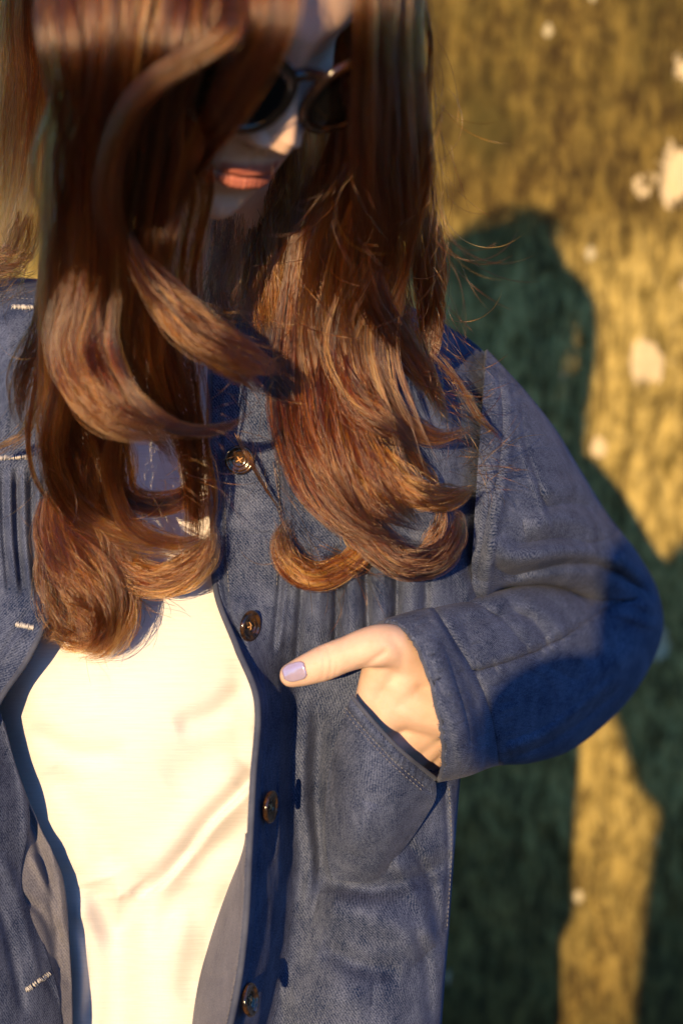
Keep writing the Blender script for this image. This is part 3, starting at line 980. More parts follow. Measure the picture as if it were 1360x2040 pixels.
# ------------------------------------------------------------------ denim jacket
RP_ROWS = [
    # edge            placket seam      a                 b                 c                 side              back side         back centre
    [(455, 590, 1.030), (560, 575, 1.045), (640, 572, 1.070), (750, 590, 1.090), (872, 636, 1.100), (985, 728, 1.110), (860, 640, 1.150), (430, 560, 1.180)],
    [(425, 660, 1.005), (558, 655, 1.005), (640, 655, 1.015), (755, 665, 1.030), (878, 695, 1.060), (985, 765, 1.105), (860, 700, 1.200), (430, 650, 1.230)],
    [(415, 740, 0.995), (558, 740, 0.990), (640, 745, 0.990), (760, 750, 1.000), (885, 765, 1.030), (985, 800, 1.100), (855, 760, 1.220), (430, 740, 1.250)],
    [(413, 900, 0.985), (560, 900, 0.982), (650, 900, 0.978), (780, 900, 0.983), (905, 900, 1.005), (990, 900, 1.090), (855, 900, 1.230), (430, 900, 1.260)],
    [(420, 1060, 0.985), (565, 1060, 0.982), (660, 1060, 0.978), (780, 1060, 0.983), (895, 1060, 1.000), (975, 1060, 1.080), (850, 1060, 1.230), (430, 1060, 1.260)],
    [(427, 1180, 0.984), (558, 1180, 0.986), (660, 1180, 0.984), (780, 1180, 0.988), (895, 1180, 1.004), (963, 1180, 1.075), (850, 1180, 1.225), (430, 1180, 1.255)],
    [(470, 1290, 0.958), (545, 1290, 0.988), (606, 1290, 1.004), (750, 1290, 0.992), (875, 1290, 1.008), (940, 1290, 1.075), (830, 1290, 1.215), (430, 1290, 1.245)],
    [(511, 1400, 0.936), (555, 1400, 0.976), (602, 1400, 1.016), (720, 1400, 1.002), (860, 1400, 1.012), (928, 1400, 1.070), (820, 1400, 1.210), (430, 1400, 1.240)],
    [(503, 1550, 0.928), (550, 1550, 0.973), (595, 1550, 1.018), (715, 1550, 1.004), (850, 1550, 1.012), (915, 1550, 1.065), (810, 1550, 1.210), (430, 1550, 1.240)],
    [(495, 1700, 0.924), (548, 1700, 0.970), (602, 1700, 1.018), (715, 1700, 1.006), (840, 1700, 1.014), (903, 1700, 1.062), (800, 1700, 1.210), (430, 1700, 1.240)],
    [(487, 1850, 0.924), (535, 1850, 0.968), (585, 1850, 1.016), (700, 1850, 1.002), (825, 1850, 1.012), (893, 1850, 1.060), (800, 1850, 1.215), (430, 1850, 1.245)],
    [(466, 2000, 0.924), (515, 2000, 0.968), (562, 2000, 1.010), (680, 2000, 0.994), (805, 2000, 1.006), (882, 2000, 1.058), (800, 2000, 1.220), (430, 2000, 1.250)],
    [(420, 2200, 0.926), (470, 2200, 0.966), (525, 2200, 1.004), (655, 2200, 0.988), (790, 2200, 1.002), (870, 2200, 1.056), (790, 2200, 1.225), (430, 2200, 1.255)],
    [(390, 2400, 0.945), (440, 2400, 0.970), (500, 2400, 0.988), (640, 2400, 0.988), (790, 2400, 1.002), (870, 2400, 1.060), (790, 2400, 1.235), (430, 2400, 1.260)]]

LP_ROWS = [
    # edge            seam              a                 b                 side              back side         back centre
    [(350, 575, 1.070), (250, 560, 1.070), (90, 556, 1.080), (-10, 560, 1.085), (-150, 640, 1.110), (-10, 580, 1.150), (430, 560, 1.180)],
    [(260, 640, 1.010), (170, 620, 1.010), (60, 600, 1.025), (-40, 620, 1.050), (-160, 690, 1.105), (-20, 660, 1.200), (430, 650, 1.230)],
    [(120, 760, 0.990), (40, 760, 0.985), (-40, 760, 0.992), (-100, 760, 1.020), (-165, 790, 1.100), (-20, 760, 1.220), (430, 740, 1.250)],
    [(95, 900, 0.982), (10, 900, 0.978), (-60, 900, 0.985), (-110, 900, 1.010), (-165, 900, 1.090), (-20, 900, 1.230), (430, 900, 1.260)],
    [(97, 1060, 0.978), (0, 1060, 0.976), (-60, 1060, 0.985), (-110, 1060, 1.010), (-160, 1060, 1.085), (-20, 1060, 1.230), (430, 1060, 1.260)],
    [(102, 1200, 0.970), (0, 1200, 0.974), (-60, 1200, 0.985), (-110, 1200, 1.010), (-155, 1200, 1.080), (-20, 1200, 1.225), (430, 1200, 1.255)],
    [(62, 1305, 0.962), (-20, 1270, 0.970), (-80, 1260, 0.985), (-120, 1270, 1.010), (-150, 1290, 1.075), (-20, 1290, 1.215), (430, 1290, 1.245)],
    [(0, 1398, 0.962), (-60, 1360, 0.968), (-100, 1350, 0.985), (-130, 1370, 1.010), (-150, 1400, 1.075), (-20, 1400, 1.210), (430, 1400, 1.240)],
    [(-40, 1500, 0.962), (-80, 1500, 0.970), (-110, 1500, 0.985), (-130, 1500, 1.010), (-150, 1500, 1.070), (-20, 1550, 1.210), (430, 1550, 1.240)],
    [(-60, 1800, 0.962), (-90, 1800, 0.970), (-115, 1800, 0.985), (-135, 1800, 1.010), (-150, 1800, 1.065), (-20, 1850, 1.215), (430, 1850, 1.245)],
    [(-70, 2200, 0.965), (-100, 2200, 0.970), (-120, 2200, 0.985), (-135, 2200, 1.010), (-150, 2200, 1.060), (-10, 2200, 1.225), (430, 2200, 1.255)],
    [(-70, 2400, 0.970), (-100, 2400, 0.975), (-120, 2400, 0.985), (-135, 2400, 1.010), (-150, 2400, 1.060), (0, 2400, 1.235), (430, 2400, 1.260)]]

def crumple(G, amp, scale, seed, mask=None, stretch=(1, 1, 0.5), power=2.2):
    """sharp pinched creases between soft pillows"""
    dirv = -G / np.linalg.norm(G, axis=-1, keepdims=True)
    Q = G * np.array(stretch)
    Q = Q + 0.012 * np.stack([vnoise(Q, 18, seed + 1, 1), vnoise(Q, 18, seed + 2, 1), vnoise(Q, 18, seed + 3, 1)], -1)
    n = 1 - np.abs(vnoise(Q, scale, seed, 2))
    gate = np.clip(vnoise(G, 14, seed + 9, 1) * 1.2 + 0.4, 0, 1)
    a = -amp * np.clip(n, 0, 1) ** (power * 3) * gate
    if mask is not None:
        a = a * mask
    G += dirv * a[..., None]

SURF = []           # camera-facing cloth, for laying threads, buttons and hair on it

def rows_cf(rows):
    A = np.array(rows, float)
    return cf(A[..., 0], A[..., 1], A[..., 2])

def wrinkle(G, amp, scale, seed, mask=None):
    dirv = -G / np.linalg.norm(G, axis=-1, keepdims=True)
    n = vnoise(G * np.array([1, 1, 0.55]), scale, seed, 3)
    a = amp * n
    if mask is not None:
        a = a * mask
    G += dirv * a[..., None]

def right_panel():
    G = patch(rows_cf(RP_ROWS), 620, 470)
    fm = np.zeros(G.shape[:2], bool)
    fm[:, :345] = True
    def st(p, wd, am, kind='ridge', **k): stroke(G, p, wd, am, kind, mask=fm, **k)
    crumple(G, 0.0046, 30, 221, fm)
    wrinkle(G, 0.0016, 26, 21, fm)
    wrinkle(G, 0.0007, 85, 22, fm)
    # placket edge roll and seams
    st([(440, 780), (443, 1060), (450, 1190), (478, 1265), (512, 1345), (526, 1410), (520, 1560), (512, 1700), (505, 1850), (486, 1990), (450, 2150)], 5, -0.0026, fade=False)
    st([(560, 700), (560, 900), (565, 1060), (558, 1170), (545, 1290)], 7, -0.0030, fade=False)
    st([(572, 700), (573, 900), (577, 1060), (570, 1170), (558, 1285)], 7, 0.0022, fade=False)
    # yoke seam and soft pleats hanging from it
    st([(425, 1058), (480, 1063), (560, 1064)], 4, -0.0012, fade=False)
    st([(590, 1100), (690, 1110), (800, 1098), (900, 1085)], 6, -0.0022)
    for u0, u1, am in ((612, 590, -0.0068), (676, 668, -0.0105), (724, 736, -0.0095), (792, 788, -0.0085), (850, 846, -0.0055)):
        st([(u0, 1085), ((u0 + u1) / 2, 1180), (u1, 1330)], 9, am)
    for u0, u1, am in ((640, 630, 0.0070), (700, 702, 0.0070), (760, 762, 0.0075), (822, 820, 0.0060)):
        st([(u0, 1085), ((u0 + u1) / 2, 1180), (u1, 1330)], 17, am)
    # puckers under the second button
    st([(452, 1215), (478, 1200), (490, 1225)], 9, 0.0018)
    # armhole-side tension folds
    st([(905, 1130), (930, 1170), (945, 1240)], 14, 0.0056)
    st([(880, 700), (930, 740), (968, 820)], 12, 0.0028)
    st([(935, 720), (965, 780), (985, 850)], 8, -0.0036)
    st([(955, 720), (985, 780), (1000, 850)], 6, 0.0034)
    # long folds beside the placket
    st([(612, 1370), (606, 1480), (604, 1600), (622, 1720), (600, 1830)], 15, 0.0075)
    st([(640, 1420), (632, 1540), (634, 1660), (640, 1780)], 17, -0.0085)
    st([(545, 1380), (535, 1500), (540, 1620)], 14, -0.0020)
    st([(560, 1700), (570, 1800), (545, 1930)], 16, 0.0025)
    # sag under the pocket and the hem-side folds
    st([(640, 1752), (740, 1772), (850, 1742), (900, 1700)], 22, -0.0119)
    st([(630, 1800), (720, 1820), (800, 1850), (850, 1900)], 40, 0.0119, )
    st([(640, 1885), (720, 1925), (800, 1935)], 22, -0.0088)
    st([(560, 1990), (650, 1985), (740, 1990)], 40, 0.0063)
    st([(800, 1660), (850, 1740), (872, 1830), (880, 1900)], 12, -0.0056)
    st([(770, 1690), (830, 1790), (860, 1890)], 16, 0.0050)
    st([(830, 1850), (850, 1930), (858, 2040)], 13, -0.0050)
    st([(886, 1570), (892, 1700), (886, 1850)], 5, -0.0028, fade=False)
    st([(898, 1570), (903, 1690), (895, 1850)], 5, 0.0022, fade=False)
    SURF.append(G[:, :345].reshape(-1, 3))
    return G

def left_panel():
    G = patch(rows_cf(LP_ROWS), 420, 330)
    fm = np.zeros(G.shape[:2], bool)
    fm[:, :225] = True
    def st(p, wd, am, kind='ridge', **k): stroke(G, p, wd, am, kind, mask=fm, **k)
    wrinkle(G, 0.0012, 30, 31, fm)
    wrinkle(G, 0.0006, 90, 32, fm)
    st([(-20, 578), (40, 582), (80, 586)], 4, -0.0016, fade=False)
    for u0 in (20, 48, 78):
        st([(u0, 930), (u0 + 2, 1060), (u0 + 14, 1190)], 7, 0.0040)
        st([(u0 - 14, 930), (u0 - 12, 1060), (u0, 1190)], 6, -0.0036)
    st([(60, 620), (55, 720), (45, 860)], 7, -0.0030)
    st([(20, 640), (16, 760), (14, 860)], 10, 0.0028)
    st([(85, 1212), (45, 1260), (0, 1320)], 9, 0.0020)
    st([(60, 1215), (30, 1260), (-10, 1330)], 7, -0.0022)
    SURF.append(G[:, :225].reshape(-1, 3))
    return G

RPG = right_panel()
LPG = left_panel()
nvr = RPG.shape[0] * RPG.shape[1]
fr = grid_faces(RPG.shape[0], RPG.shape[1], flip=True)
fl = [tuple(i + nvr for i in q) for q in grid_faces(LPG.shape[0], LPG.shape[1], flip=False)]
jacket = part('denim_jacket', np.vstack([RPG.reshape(-1, 3), LPG.reshape(-1, 3)]), fr + fl, M['denim'],
              uv=np.vstack([grid_uv(RPG).reshape(-1, 2), grid_uv(LPG).reshape(-1, 2)]), solid=0.0018)

# ---- sleeves
def sleeve_grid(rings, n_r, n_c):
    """rings: (top u,v) (bottom u,v) centre depth, depth radius"""
    A = np.array([(t[0], t[1], b[0], b[1], d, r, dd) for t, b, d, r, dd in rings], float)
    A = cr(A, n_r)
    th = np.linspace(0, 2 * math.pi, n_c, endpoint=False)
    G = np.zeros((n_r, n_c, 3))
    for i, (tu, tv, bu, bv, d, r, dd) in enumerate(A):
        cu, cv, au, av = (tu + bu) / 2, (tv + bv) / 2, (tu - bu) / 2, (tv - bv) / 2
        c = np.sign(np.cos(th)) * np.abs(np.cos(th)) ** 0.85
        s_ = np.sign(np.sin(th)) * np.abs(np.sin(th)) ** 0.85
        G[i] = cf(cu + au * c, cv + av * c, d + dd * c - r * s_)
    return G

SL_RINGS = [  # outer (far from the bend), inner, centre depth, depth radius, outer depth shift
    ((965, 700), (935, 1215), 1.085, 0.080, 0.010),
    ((1003, 740), (965, 1195), 1.085, 0.082, 0.012),
    ((1050, 792), (1000, 1168), 1.098, 0.078, 0.018),
    ((1104, 862), (1052, 1160), 1.115, 0.074, 0.022),
    ((1150, 938), (1090, 1160), 1.138, 0.070, 0.026),
    ((1206, 1028), (1120, 1166), 1.165, 0.066, 0.028),
    ((1268, 1110), (1145, 1178), 1.208, 0.062, 0.028),
    ((1308, 1190), (1162, 1190), 1.235, 0.060, 0.020),
    ((1310, 1275), (1150, 1188), 1.228, 0.060, 0.026),
    ((1252, 1385), (1108, 1172), 1.184, 0.060, 0.034),
    ((1150, 1480), (1045, 1172), 1.132, 0.058, 0.036),
    ((1062, 1513), (965, 1190), 1.080, 0.056, 0.028),
    ((986, 1520), (868, 1214), 1.030, 0.046, 0.028),
    ((930, 1540), (812, 1226), 0.992, 0.047, 0.008),
    ((872, 1552), (762, 1241), 0.978, 0.044, 0.004)]

def left_sleeve():
    G = sleeve_grid(SL_RINGS, 420, 300)
    th = np.linspace(0, 2 * math.pi, 300, endpoint=False)
    for i in range(420):
        k = np.clip((i / 419 * 14 - 11.6) / 2.4, 0, 1)
        if k > 0:
            G[i] += (np.clip(np.sin(th), -0.3, 1)[:, None] * (0.0165 * k) * np.array([0.90, 0.30, 0.25]) * (1 + 0.35 * -np.cos(th))[:, None])
    U, V = px(G)
    frontside = np.broadcast_to((np.sin(th) > -0.15)[None], U.shape)
    ii = np.arange(420) / 419 * 14
    upper = frontside & (ii < 7.2)[:, None]
    fore = frontside & (ii > 7.0)[:, None]
    crumple(G, 0.0056, 30, 241, frontside, (0.6, 1, 1.1))
    wrinkle(G, 0.0018, 30, 41, frontside)
    wrinkle(G, 0.0006, 95, 42, frontside)
    def su(p, wd, am, kind='ridge', **k): stroke(G, p, wd, am, kind, mask=upper, **k)
    def sf(p, wd, am, kind='ridge', **k): stroke(G, p, wd, am, kind, mask=fore, **k)
    # armhole seam, dart, bends of the upper sleeve
    su([(1000, 735), (1013, 830), (1005, 930), (985, 1040), (968, 1150), (960, 1215)], 6, 0.0034, fade=False)
    su([(985, 735), (997, 830), (990, 930), (968, 1040), (950, 1150)], 5, -0.0030, fade=False)
    su([(1022, 790), (1030, 880), (1055, 960), (1092, 1058)], 5, 0.0020)
    su([(1032, 790), (1040, 880), (1064, 955), (1100, 1050)], 5, -0.0024)
    su([(1075, 985), (1130, 968), (1190, 985)], 16, 0.0090)
    su([(1075, 1015), (1130, 1005), (1205, 1025)], 13, -0.0093)
    su([(1040, 1050), (1120, 1035), (1220, 1065)], 17, 0.0083)
    su([(1020, 1085), (1110, 1075), (1230, 1105)], 11, -0.0067)
    su([(985, 1070), (1010, 1105), (1060, 1108), (1120, 1098), (1200, 1100), (1285, 1150)], 19, 0.0150)
    su([(975, 1120), (1010, 1140), (1060, 1132), (1130, 1120), (1215, 1132), (1300, 1196)], 11, -0.0180)
    # forearm
    sf([(960, 1200), (1040, 1160), (1120, 1150), (1200, 1172)], 22, 0.0075)
    sf([(1150, 1108), (1225, 1150), (1300, 1222)], 10, 0.0075)
    sf([(950, 1336), (1050, 1302), (1130, 1262), (1200, 1215), (1262, 1190)], 6, -0.0060, fade=False)
    sf([(945, 1322), (1045, 1288), (1125, 1248), (1195, 1200)], 8, 0.0020)
    sf([(990, 1498), (1080, 1460), (1150, 1408), (1230, 1342)], 9, 0.0064)
    sf([(1000, 1512), (1085, 1478), (1160, 1428), (1240, 1362)], 8, -0.0048)
    sf([(900, 1255), (985, 1230), (1065, 1228)], 13, -0.0048)
    sf([(1000, 1205), (1060, 1245), (1090, 1290)], 11, -0.0048)
    sf([(1040, 1195), (1095, 1235), (1120, 1275)], 12, 0.0042)
    sf([(1100, 1440), (1180, 1350), (1270, 1290)], 22, 0.0056)
    sf([(1230, 1240), (1280, 1280), (1290, 1330)], 20, -0.0048)
    # cuff: seam and gathered puckers
    rq = np.random.default_rng(15)
    for line, num, ln_ in (([(950, 1336), (1050, 1302), (1130, 1262), (1230, 1200)], 24, 16), ([(990, 1498), (1080, 1460), (1150, 1408), (1230, 1342)], 16, 14)):
        for p in smoothpts(line, num):
            p = p + rq.normal(0, 3, 2)
            sf([p + (-ln_ * 0.35, -ln_), p + (ln_ * 0.35, ln_)], 4.5, rq.choice([-1, 1]) * rq.uniform(0.0006, 0.0015))
    for p in smoothpts([(1008, 760), (1013, 840), (1004, 930), (985, 1040)], 22):
        p = p + rq.normal(0, 3, 2)
        su([p + (-4, 3), p + (rq.uniform(16, 36), -rq.uniform(4, 14))], 4.5, rq.choice([-1, 1]) * rq.uniform(0.0006, 0.0014))
    su([(1240, 1045), (1200, 1075), (1150, 1085)], 7, -0.0045)
    su([(1262, 1080), (1220, 1118), (1170, 1128)], 8, 0.0050)
    sf([(1300, 1200), (1240, 1190), (1180, 1195)], 7, -0.0050)
    sf([(1308, 1250), (1240, 1225), (1190, 1222)], 9, 0.0045)
    sf([(1040, 1330), (1090, 1370), (1100, 1430)], 10, -0.0030)
    sf([(1130, 1290), (1170, 1340), (1175, 1400)], 12, 0.0032)
    sf([(862, 1214), (905, 1285), (945, 1350), (972, 1420), (990, 1518)], 6, -0.0046, fade=False)
    sf([(848, 1214), (892, 1290), (930, 1355), (957, 1425), (972, 1518)], 7, 0.0022, fade=False)
    sf([(775, 1238), (822, 1312), (868, 1385), (900, 1450), (912, 1510)], 7, 0.0018, fade=False)
    sf([(835, 1370), (890, 1345), (945, 1332)], 5, -0.0030, fade=False)
    r = np.random.default_rng(5)
    base = smoothpts([(820, 1225), (865, 1300), (905, 1370), (935, 1440), (950, 1515)], 30)
    for k in range(29):
        p = base[k] + r.normal(0, 3, 2)
        l_ = r.uniform(14, 34)
        sf([p + (-l_, l_ * 0.42), p + (l_, -l_ * 0.42)], 4.5, r.choice([-1, 1]) * r.uniform(0.0005, 0.0014))
    for k in range(24):
        p = smoothpts([(885, 1215), (925, 1285), (962, 1350), (990, 1420), (1005, 1500)], 24)[k]
        l_ = r.uniform(16, 40)
        sf([p, p + (l_, -l_ * 0.35)], 4.5, r.choice([-1, 1]) * r.uniform(0.0006, 0.0016))
    # wavy cuff edge, turned in
    e = G[-40:]
    wob = np.sin(th * 17 + 3 * np.sin(th * 5) + 2 * np.sin(th * 11)) * 0.0007
    G[-1] += wob[:, None] * (G[-1] - G[-8]) / np.linalg.norm(G[-1] - G[-8], axis=1, keepdims=True)
    SURF.append(G[frontside].reshape(-1, 3))
    return G
SLG = left_sleeve()
sleeve = part('sleeve', SLG, grid_faces(420, 300, True, flip=True), M['denim'], jacket, uv=grid_uv(SLG), solid=0.0022)

def right_sleeve():
    rings = [((-150, 640), (-110, 1100), 1.085, 0.080, 0.0), ((-240, 740), (-150, 1080), 1.085, 0.075, 0.0), ((-360, 960), (-220, 1120), 1.095, 0.066, 0.0),
             ((-470, 1180), (-300, 1190), 1.105, 0.060, 0.0), ((-465, 1330), (-290, 1200), 1.085, 0.060, 0.0), ((-330, 1470), (-230, 1190), 1.04, 0.058, 0.0),
             ((-215, 1500), (-170, 1235), 1.005, 0.050, 0.0), ((-120, 1515), (-105, 1255), 0.982, 0.044, 0.0)]
    G = sleeve_grid(rings, 150, 90)
    wrinkle(G, 0.0025, 35, 44)
    part('sleeve', G, grid_faces(150, 90, True), M['denim'], jacket, uv=grid_uv(G), solid=0.0022)
right_sleeve()

# ---- pocket
def pocket():
    rows = [[(700, 1386, 0.961), (745, 1440, 0.955), (800, 1497, 0.956), (868, 1552, 0.985)],
            [(684, 1430, 0.970), (735, 1495, 0.954), (800, 1550, 0.958), (868, 1590, 0.992)],
            [(655, 1530, 0.996), (715, 1575, 0.958), (785, 1608, 0.962), (850, 1625, 1.000)],
            [(646, 1630, 0.998), (705, 1655, 0.966), (770, 1668, 0.972), (822, 1668, 1.003)],
            [(652, 1712, 1.000), (700, 1722, 0.988), (750, 1728, 0.990), (790, 1710, 1.005)],
            [(662, 1752, 1.004), (700, 1757, 1.003), (735, 1757, 1.004), (765, 1748, 1.008)]]
    G = patch(rows_cf(rows), 200, 160)
    crumple(G, 0.0020, 36, 251)
    wrinkle(G, 0.0010, 34, 51)
    wrinkle(G, 0.0004, 120, 52)
    top = [(700, 1388), (745, 1440), (800, 1497), (868, 1554)]
    off = [(x - 13, y + 22) for x, y in top]
    stroke(G, off, 5, -0.0014, fade=False)
    stroke(G, [(x - 6, y + 10) for x, y in top], 9, 0.0014, fade=False)
    r = np.random.default_rng(9)
    b = smoothpts(off, 26)
    for k in range(26):
        p = b[k]
        stroke(G, [p, p + np.array([8, -20]) + r.normal(0, 2, 2)], 4, r.choice([-1, 1]) * 0.0007)
    stroke(G, [(690, 1420), (665, 1500), (655, 1600)], 8, -0.002)
    stroke(G, [(740, 1600), (720, 1660), (700, 1700)], 20, 0.003)
    SURF.append(G.reshape(-1, 3))
    return part('pocket', G, grid_faces(200, 160, flip=True), M['denim'], jacket, uv=grid_uv(G), solid=0.0018), G
pocket_o, PKG = pocket()

# ---- facings seen inside the open front
def facing(rows, seed, name, mat, strokes=(), n=(260, 90)):
    G = patch(rows_cf(rows), *n)
    crumple(G, 0.0040, 40, seed + 200)
    wrinkle(G, 0.0020, 40, seed)
    for p, wd, am in strokes:
        stroke(G, p, wd, am)
    SURF.append(G.reshape(-1, 3))
    return part(name, G, grid_faces(*n, flip=True), mat, jacket, uv=grid_uv(G), solid=0.0012)
facing([[(492, 1660, 0.945), (493, 1670, 0.97), (496, 1680, 1.0)], [(490, 1750, 0.945), (470, 1760, 0.98), (458, 1770, 1.012)],
        [(484, 1860, 0.945), (446, 1870, 0.985), (420, 1880, 1.020)], [(465, 1980, 0.944), (420, 1985, 0.985), (393, 1990, 1.024)],
        [(425, 2180, 0.944), (395, 2180, 0.985), (372, 2180, 1.026)], [(395, 2400, 0.95), (370, 2400, 0.99), (350, 2400, 1.03)]], 61, 'facing', M['lining'],
       [([(470, 1800), (440, 1890), (415, 1990)], 9, -0.004), ([(455, 1830), (425, 1930), (405, 2020)], 10, 0.004), ([(480, 1930), (440, 1950), (410, 1945)], 9, -0.003)])
facing([[(-160, 1400, 0.985), (-60, 1400, 0.985), (10, 1440, 1.005)], [(-160, 1520, 0.985), (-40, 1520, 0.985), (34, 1530, 1.005)],
        [(-160, 1640, 0.985), (-30, 1640, 0.985), (80, 1650, 1.008)], [(-160, 1760, 0.985), (-10, 1760, 0.985), (126, 1750, 1.012)],
        [(-160, 1900, 0.985), (10, 1900, 0.985), (140, 1900, 1.016)], [(-160, 2060, 0.985), (10, 2060, 0.985), (146, 2050, 1.018)], [(-160, 2400, 0.99), (10, 2400, 0.99), (150, 2400, 1.02)]],
       62, 'facing', M['lining'],
       [([(50, 1600), (95, 1750), (120, 1900)], 9, -0.005), ([(70, 1560), (110, 1720), (132, 1880)], 8, 0.004), ([(60, 1700), (100, 1780), (120, 1850)], 8, 0.004), ([(30, 1780), (90, 1830), (125, 1960)], 10, -0.004)])
facing([[(-170, 1380, 0.972), (-70, 1390, 0.968), (0, 1415, 0.975)], [(-170, 1500, 0.972), (-60, 1500, 0.962), (30, 1520, 0.992)],
        [(-170, 1640, 0.972), (-60, 1630, 0.960), (60, 1625, 0.998)], [(-170, 1760, 0.972), (-60, 1760, 0.960), (44, 1765, 0.995)],
        [(-170, 1880, 0.972), (-40, 1880, 0.960), (92, 1890, 1.004)], [(-170, 2040, 0.972), (-30, 2040, 0.960), (126, 2040, 1.010)], [(-170, 2400, 0.975), (-30, 2400, 0.965), (140, 2400, 1.015)]],
       63, 'facing', M['denim'],
       [([(15, 1420), (50, 1600), (50, 1700)], 10, 0.003), ([(0, 1700), (40, 1800), (80, 1950)], 14, 0.004), ([(-10, 1780), (20, 1880), (50, 2030)], 12, -0.004)])

# ---- piping along the front edges and the cuff
KD = None
def build_kd():
    from mathutils import kdtree
    global KD, KDP
    P = np.vstack([s_.reshape(-1, 3) for s_ in SURF])
    U, V = px(P)
    m = (U > -260) & (U < 1400) & (V > 400) & (V < 2300)
    P = P[m]; U = U[m]; V = V[m]
    KDP = (P, U, V)
    # depth map, 3-pixel cells, nearest surface
    W_, H_ = 560, 660
    D = np.full((H_, W_), 9.0)
    iu = ((U + 260) / 3).astype(int).clip(0, W_ - 1); iv = ((V - 360) / 3).astype(int).clip(0, H_ - 1)
    np.minimum.at(D, (iv, iu), P[:, 1])
    for _ in range(3):                                          # close pinholes
        E = D.copy()
        for a, b in ((0, 1), (0, -1), (1, 0), (-1, 0)):
            E = np.minimum(E, np.where(D > 8, np.roll(D, (a, b), (0, 1)), 9))
        D = np.where(D > 8, E, D)
    KD = D
build_kd()
def surf_d(u, v):
    u = np.asarray(u, float); v = np.asarray(v, float)
    iu = ((u + 260) / 3).astype(int).clip(0, 559); iv = ((v - 360) / 3).astype(int).clip(0, 659)
    return KD[iv, iu]
# shirt depth for the hair to lie on
def shirt_map():
    U, V = px(TS.reshape(-1, 3))
    D = np.full((660, 560), 9.0)
    m = (TS.reshape(-1, 3)[:, 1] < 1.1) & (U > -260) & (U < 1400) & (V > 400) & (V < 2300)
    iu = ((U[m] + 260) / 3).astype(int).clip(0, 559); iv = ((V[m] - 360) / 3).astype(int).clip(0, 659)
    np.minimum.at(D, (iv, iu), TS.reshape(-1, 3)[m, 1])
    for _ in range(3):
        E = D.copy()
        for a, b in ((0, 1), (0, -1), (1, 0), (-1, 0)):
            E = np.minimum(E, np.where(D > 8, np.roll(D, (a, b), (0, 1)), 9))
        D = np.where(D > 8, E, D)
    return D
ALLD = np.minimum(KD, shirt_map())
def any_d(u, v):
    iu = ((u + 260) / 3).astype(int).clip(0, 559); iv = ((v - 360) / 3).astype(int).clip(0, 659)
    d = ALLD[iv, iu]
    return np.where((v > 380) & (v < 2300) & (u > -250) & (u < 1390), d, 9.0)

def edge_tube(G, col, r, name, mat, rows=None):
    P = G[:, col] if rows is None else G[rows, col]
    P = P[::3].copy()
    v, f = tube(P, r, 8)
    return part(name, v, f, mat, jacket)
edge_tube(RPG, 2, 0.0020, 'edge_piping', M['denim_seam'])
edge_tube(LPG, 1, 0.0018, 'edge_piping', M['denim_seam'])
v_, f_ = tube(np.vstack([SLG[-1], SLG[-1][:2]])[::3], 0.0013, 8, caps=False)
part('cuff_edge', v_, f_, M['denim_seam'], jacket)
def fray():
    bag = Bag()
    rg = np.random.default_rng(8)
    for k in range(170):
        i = rg.integers(0, 298)
        p = SLG[-1][i]
        a = (SLG[-1][i] - SLG[-10][i]); a /= np.linalg.norm(a)
        b = SLG[-1][(i + 1) % 300] - p; b /= np.linalg.norm(b) + 1e-9
        l_ = rg.uniform(0.0012, 0.0045)
        q = p + (a * rg.uniform(0.3, 1) + b * rg.normal(0, 0.6)) * l_
        vv, ff = tube(np.array([p - a * 0.001, p + a * l_ * 0.4 + b * rg.normal(0, 0.0006), q]), 0.00016, 4)
        bag.add(vv, ff)
    o = bagpart(bag, 'frayed_edge', M['denim_seam'], jacket)
    o['kind'] = 'stuff'
fray()
v_, f_ = tube(PKG[0][::3], 0.0014, 8)
part('pocket_edge', v_, f_, M['denim_seam'], jacket)

# ---- stitching (real little threads; one part)
def stitches(lines, name, mat, step=9.0, fill=0.66, r=0.00028, jitter=0.0, parent=None):
    bag = Bag()
    rg = np.random.default_rng(3)
    for pts in lines:
        P = smoothpts(pts, 200)
        L = np.r_[0, np.cumsum(np.linalg.norm(np.diff(P, axis=0), axis=1))]
        s_ = 0.0
        while s_ + step * fill < L[-1]:
            t = np.array([s_, s_ + step * fill * 0.5, s_ + step * fill])
            u = np.interp(t, L, P[:, 0]); v = np.interp(t, L, P[:, 1]) + rg.normal(0, jitter)
            d = surf_d(u, v)
            d = np.minimum(d.min() + 0.0012, d) + np.array([0.0003, -0.0006, 0.0003])
            if d.max() < 2:
                vv, ff = tube(cf(u, v, d), r, 5)
                bag.add(vv, ff)
            s_ += step
    o = bagpart(bag, name, mat, parent or jacket)
    o['kind'] = 'stuff'
    return o
top = [(700, 1390), (745, 1442), (800, 1499), (862, 1552)]
stitches([[(x - 12, y + 20) for x, y in top], [(x - 16, y + 27) for x, y in top]], 'stitching', M['thread'], parent=jacket)
stitches([[(872, 1232), (912, 1300), (950, 1365), (975, 1430), (990, 1500)],
          [(955, 1340), (1052, 1306), (1132, 1266), (1200, 1220)],
          [(838, 1372), (890, 1350), (940, 1337)]], 'stitching', simple('dark_thread', (0.02, 0.025, 0.05), 0.9), step=8, parent=jacket)
stitches([[(894, 1570), (899, 1690), (890, 1850)], [(1006, 760), (1010, 840), (1000, 930), (980, 1030)], [(553, 800), (553, 900), (557, 1050), (551, 1170)],
          [(-20, 590), (40, 594), (85, 597)], [(447, 930), (450, 1060), (456, 1180)]], 'stitching', M['thread'], parent=jacket)

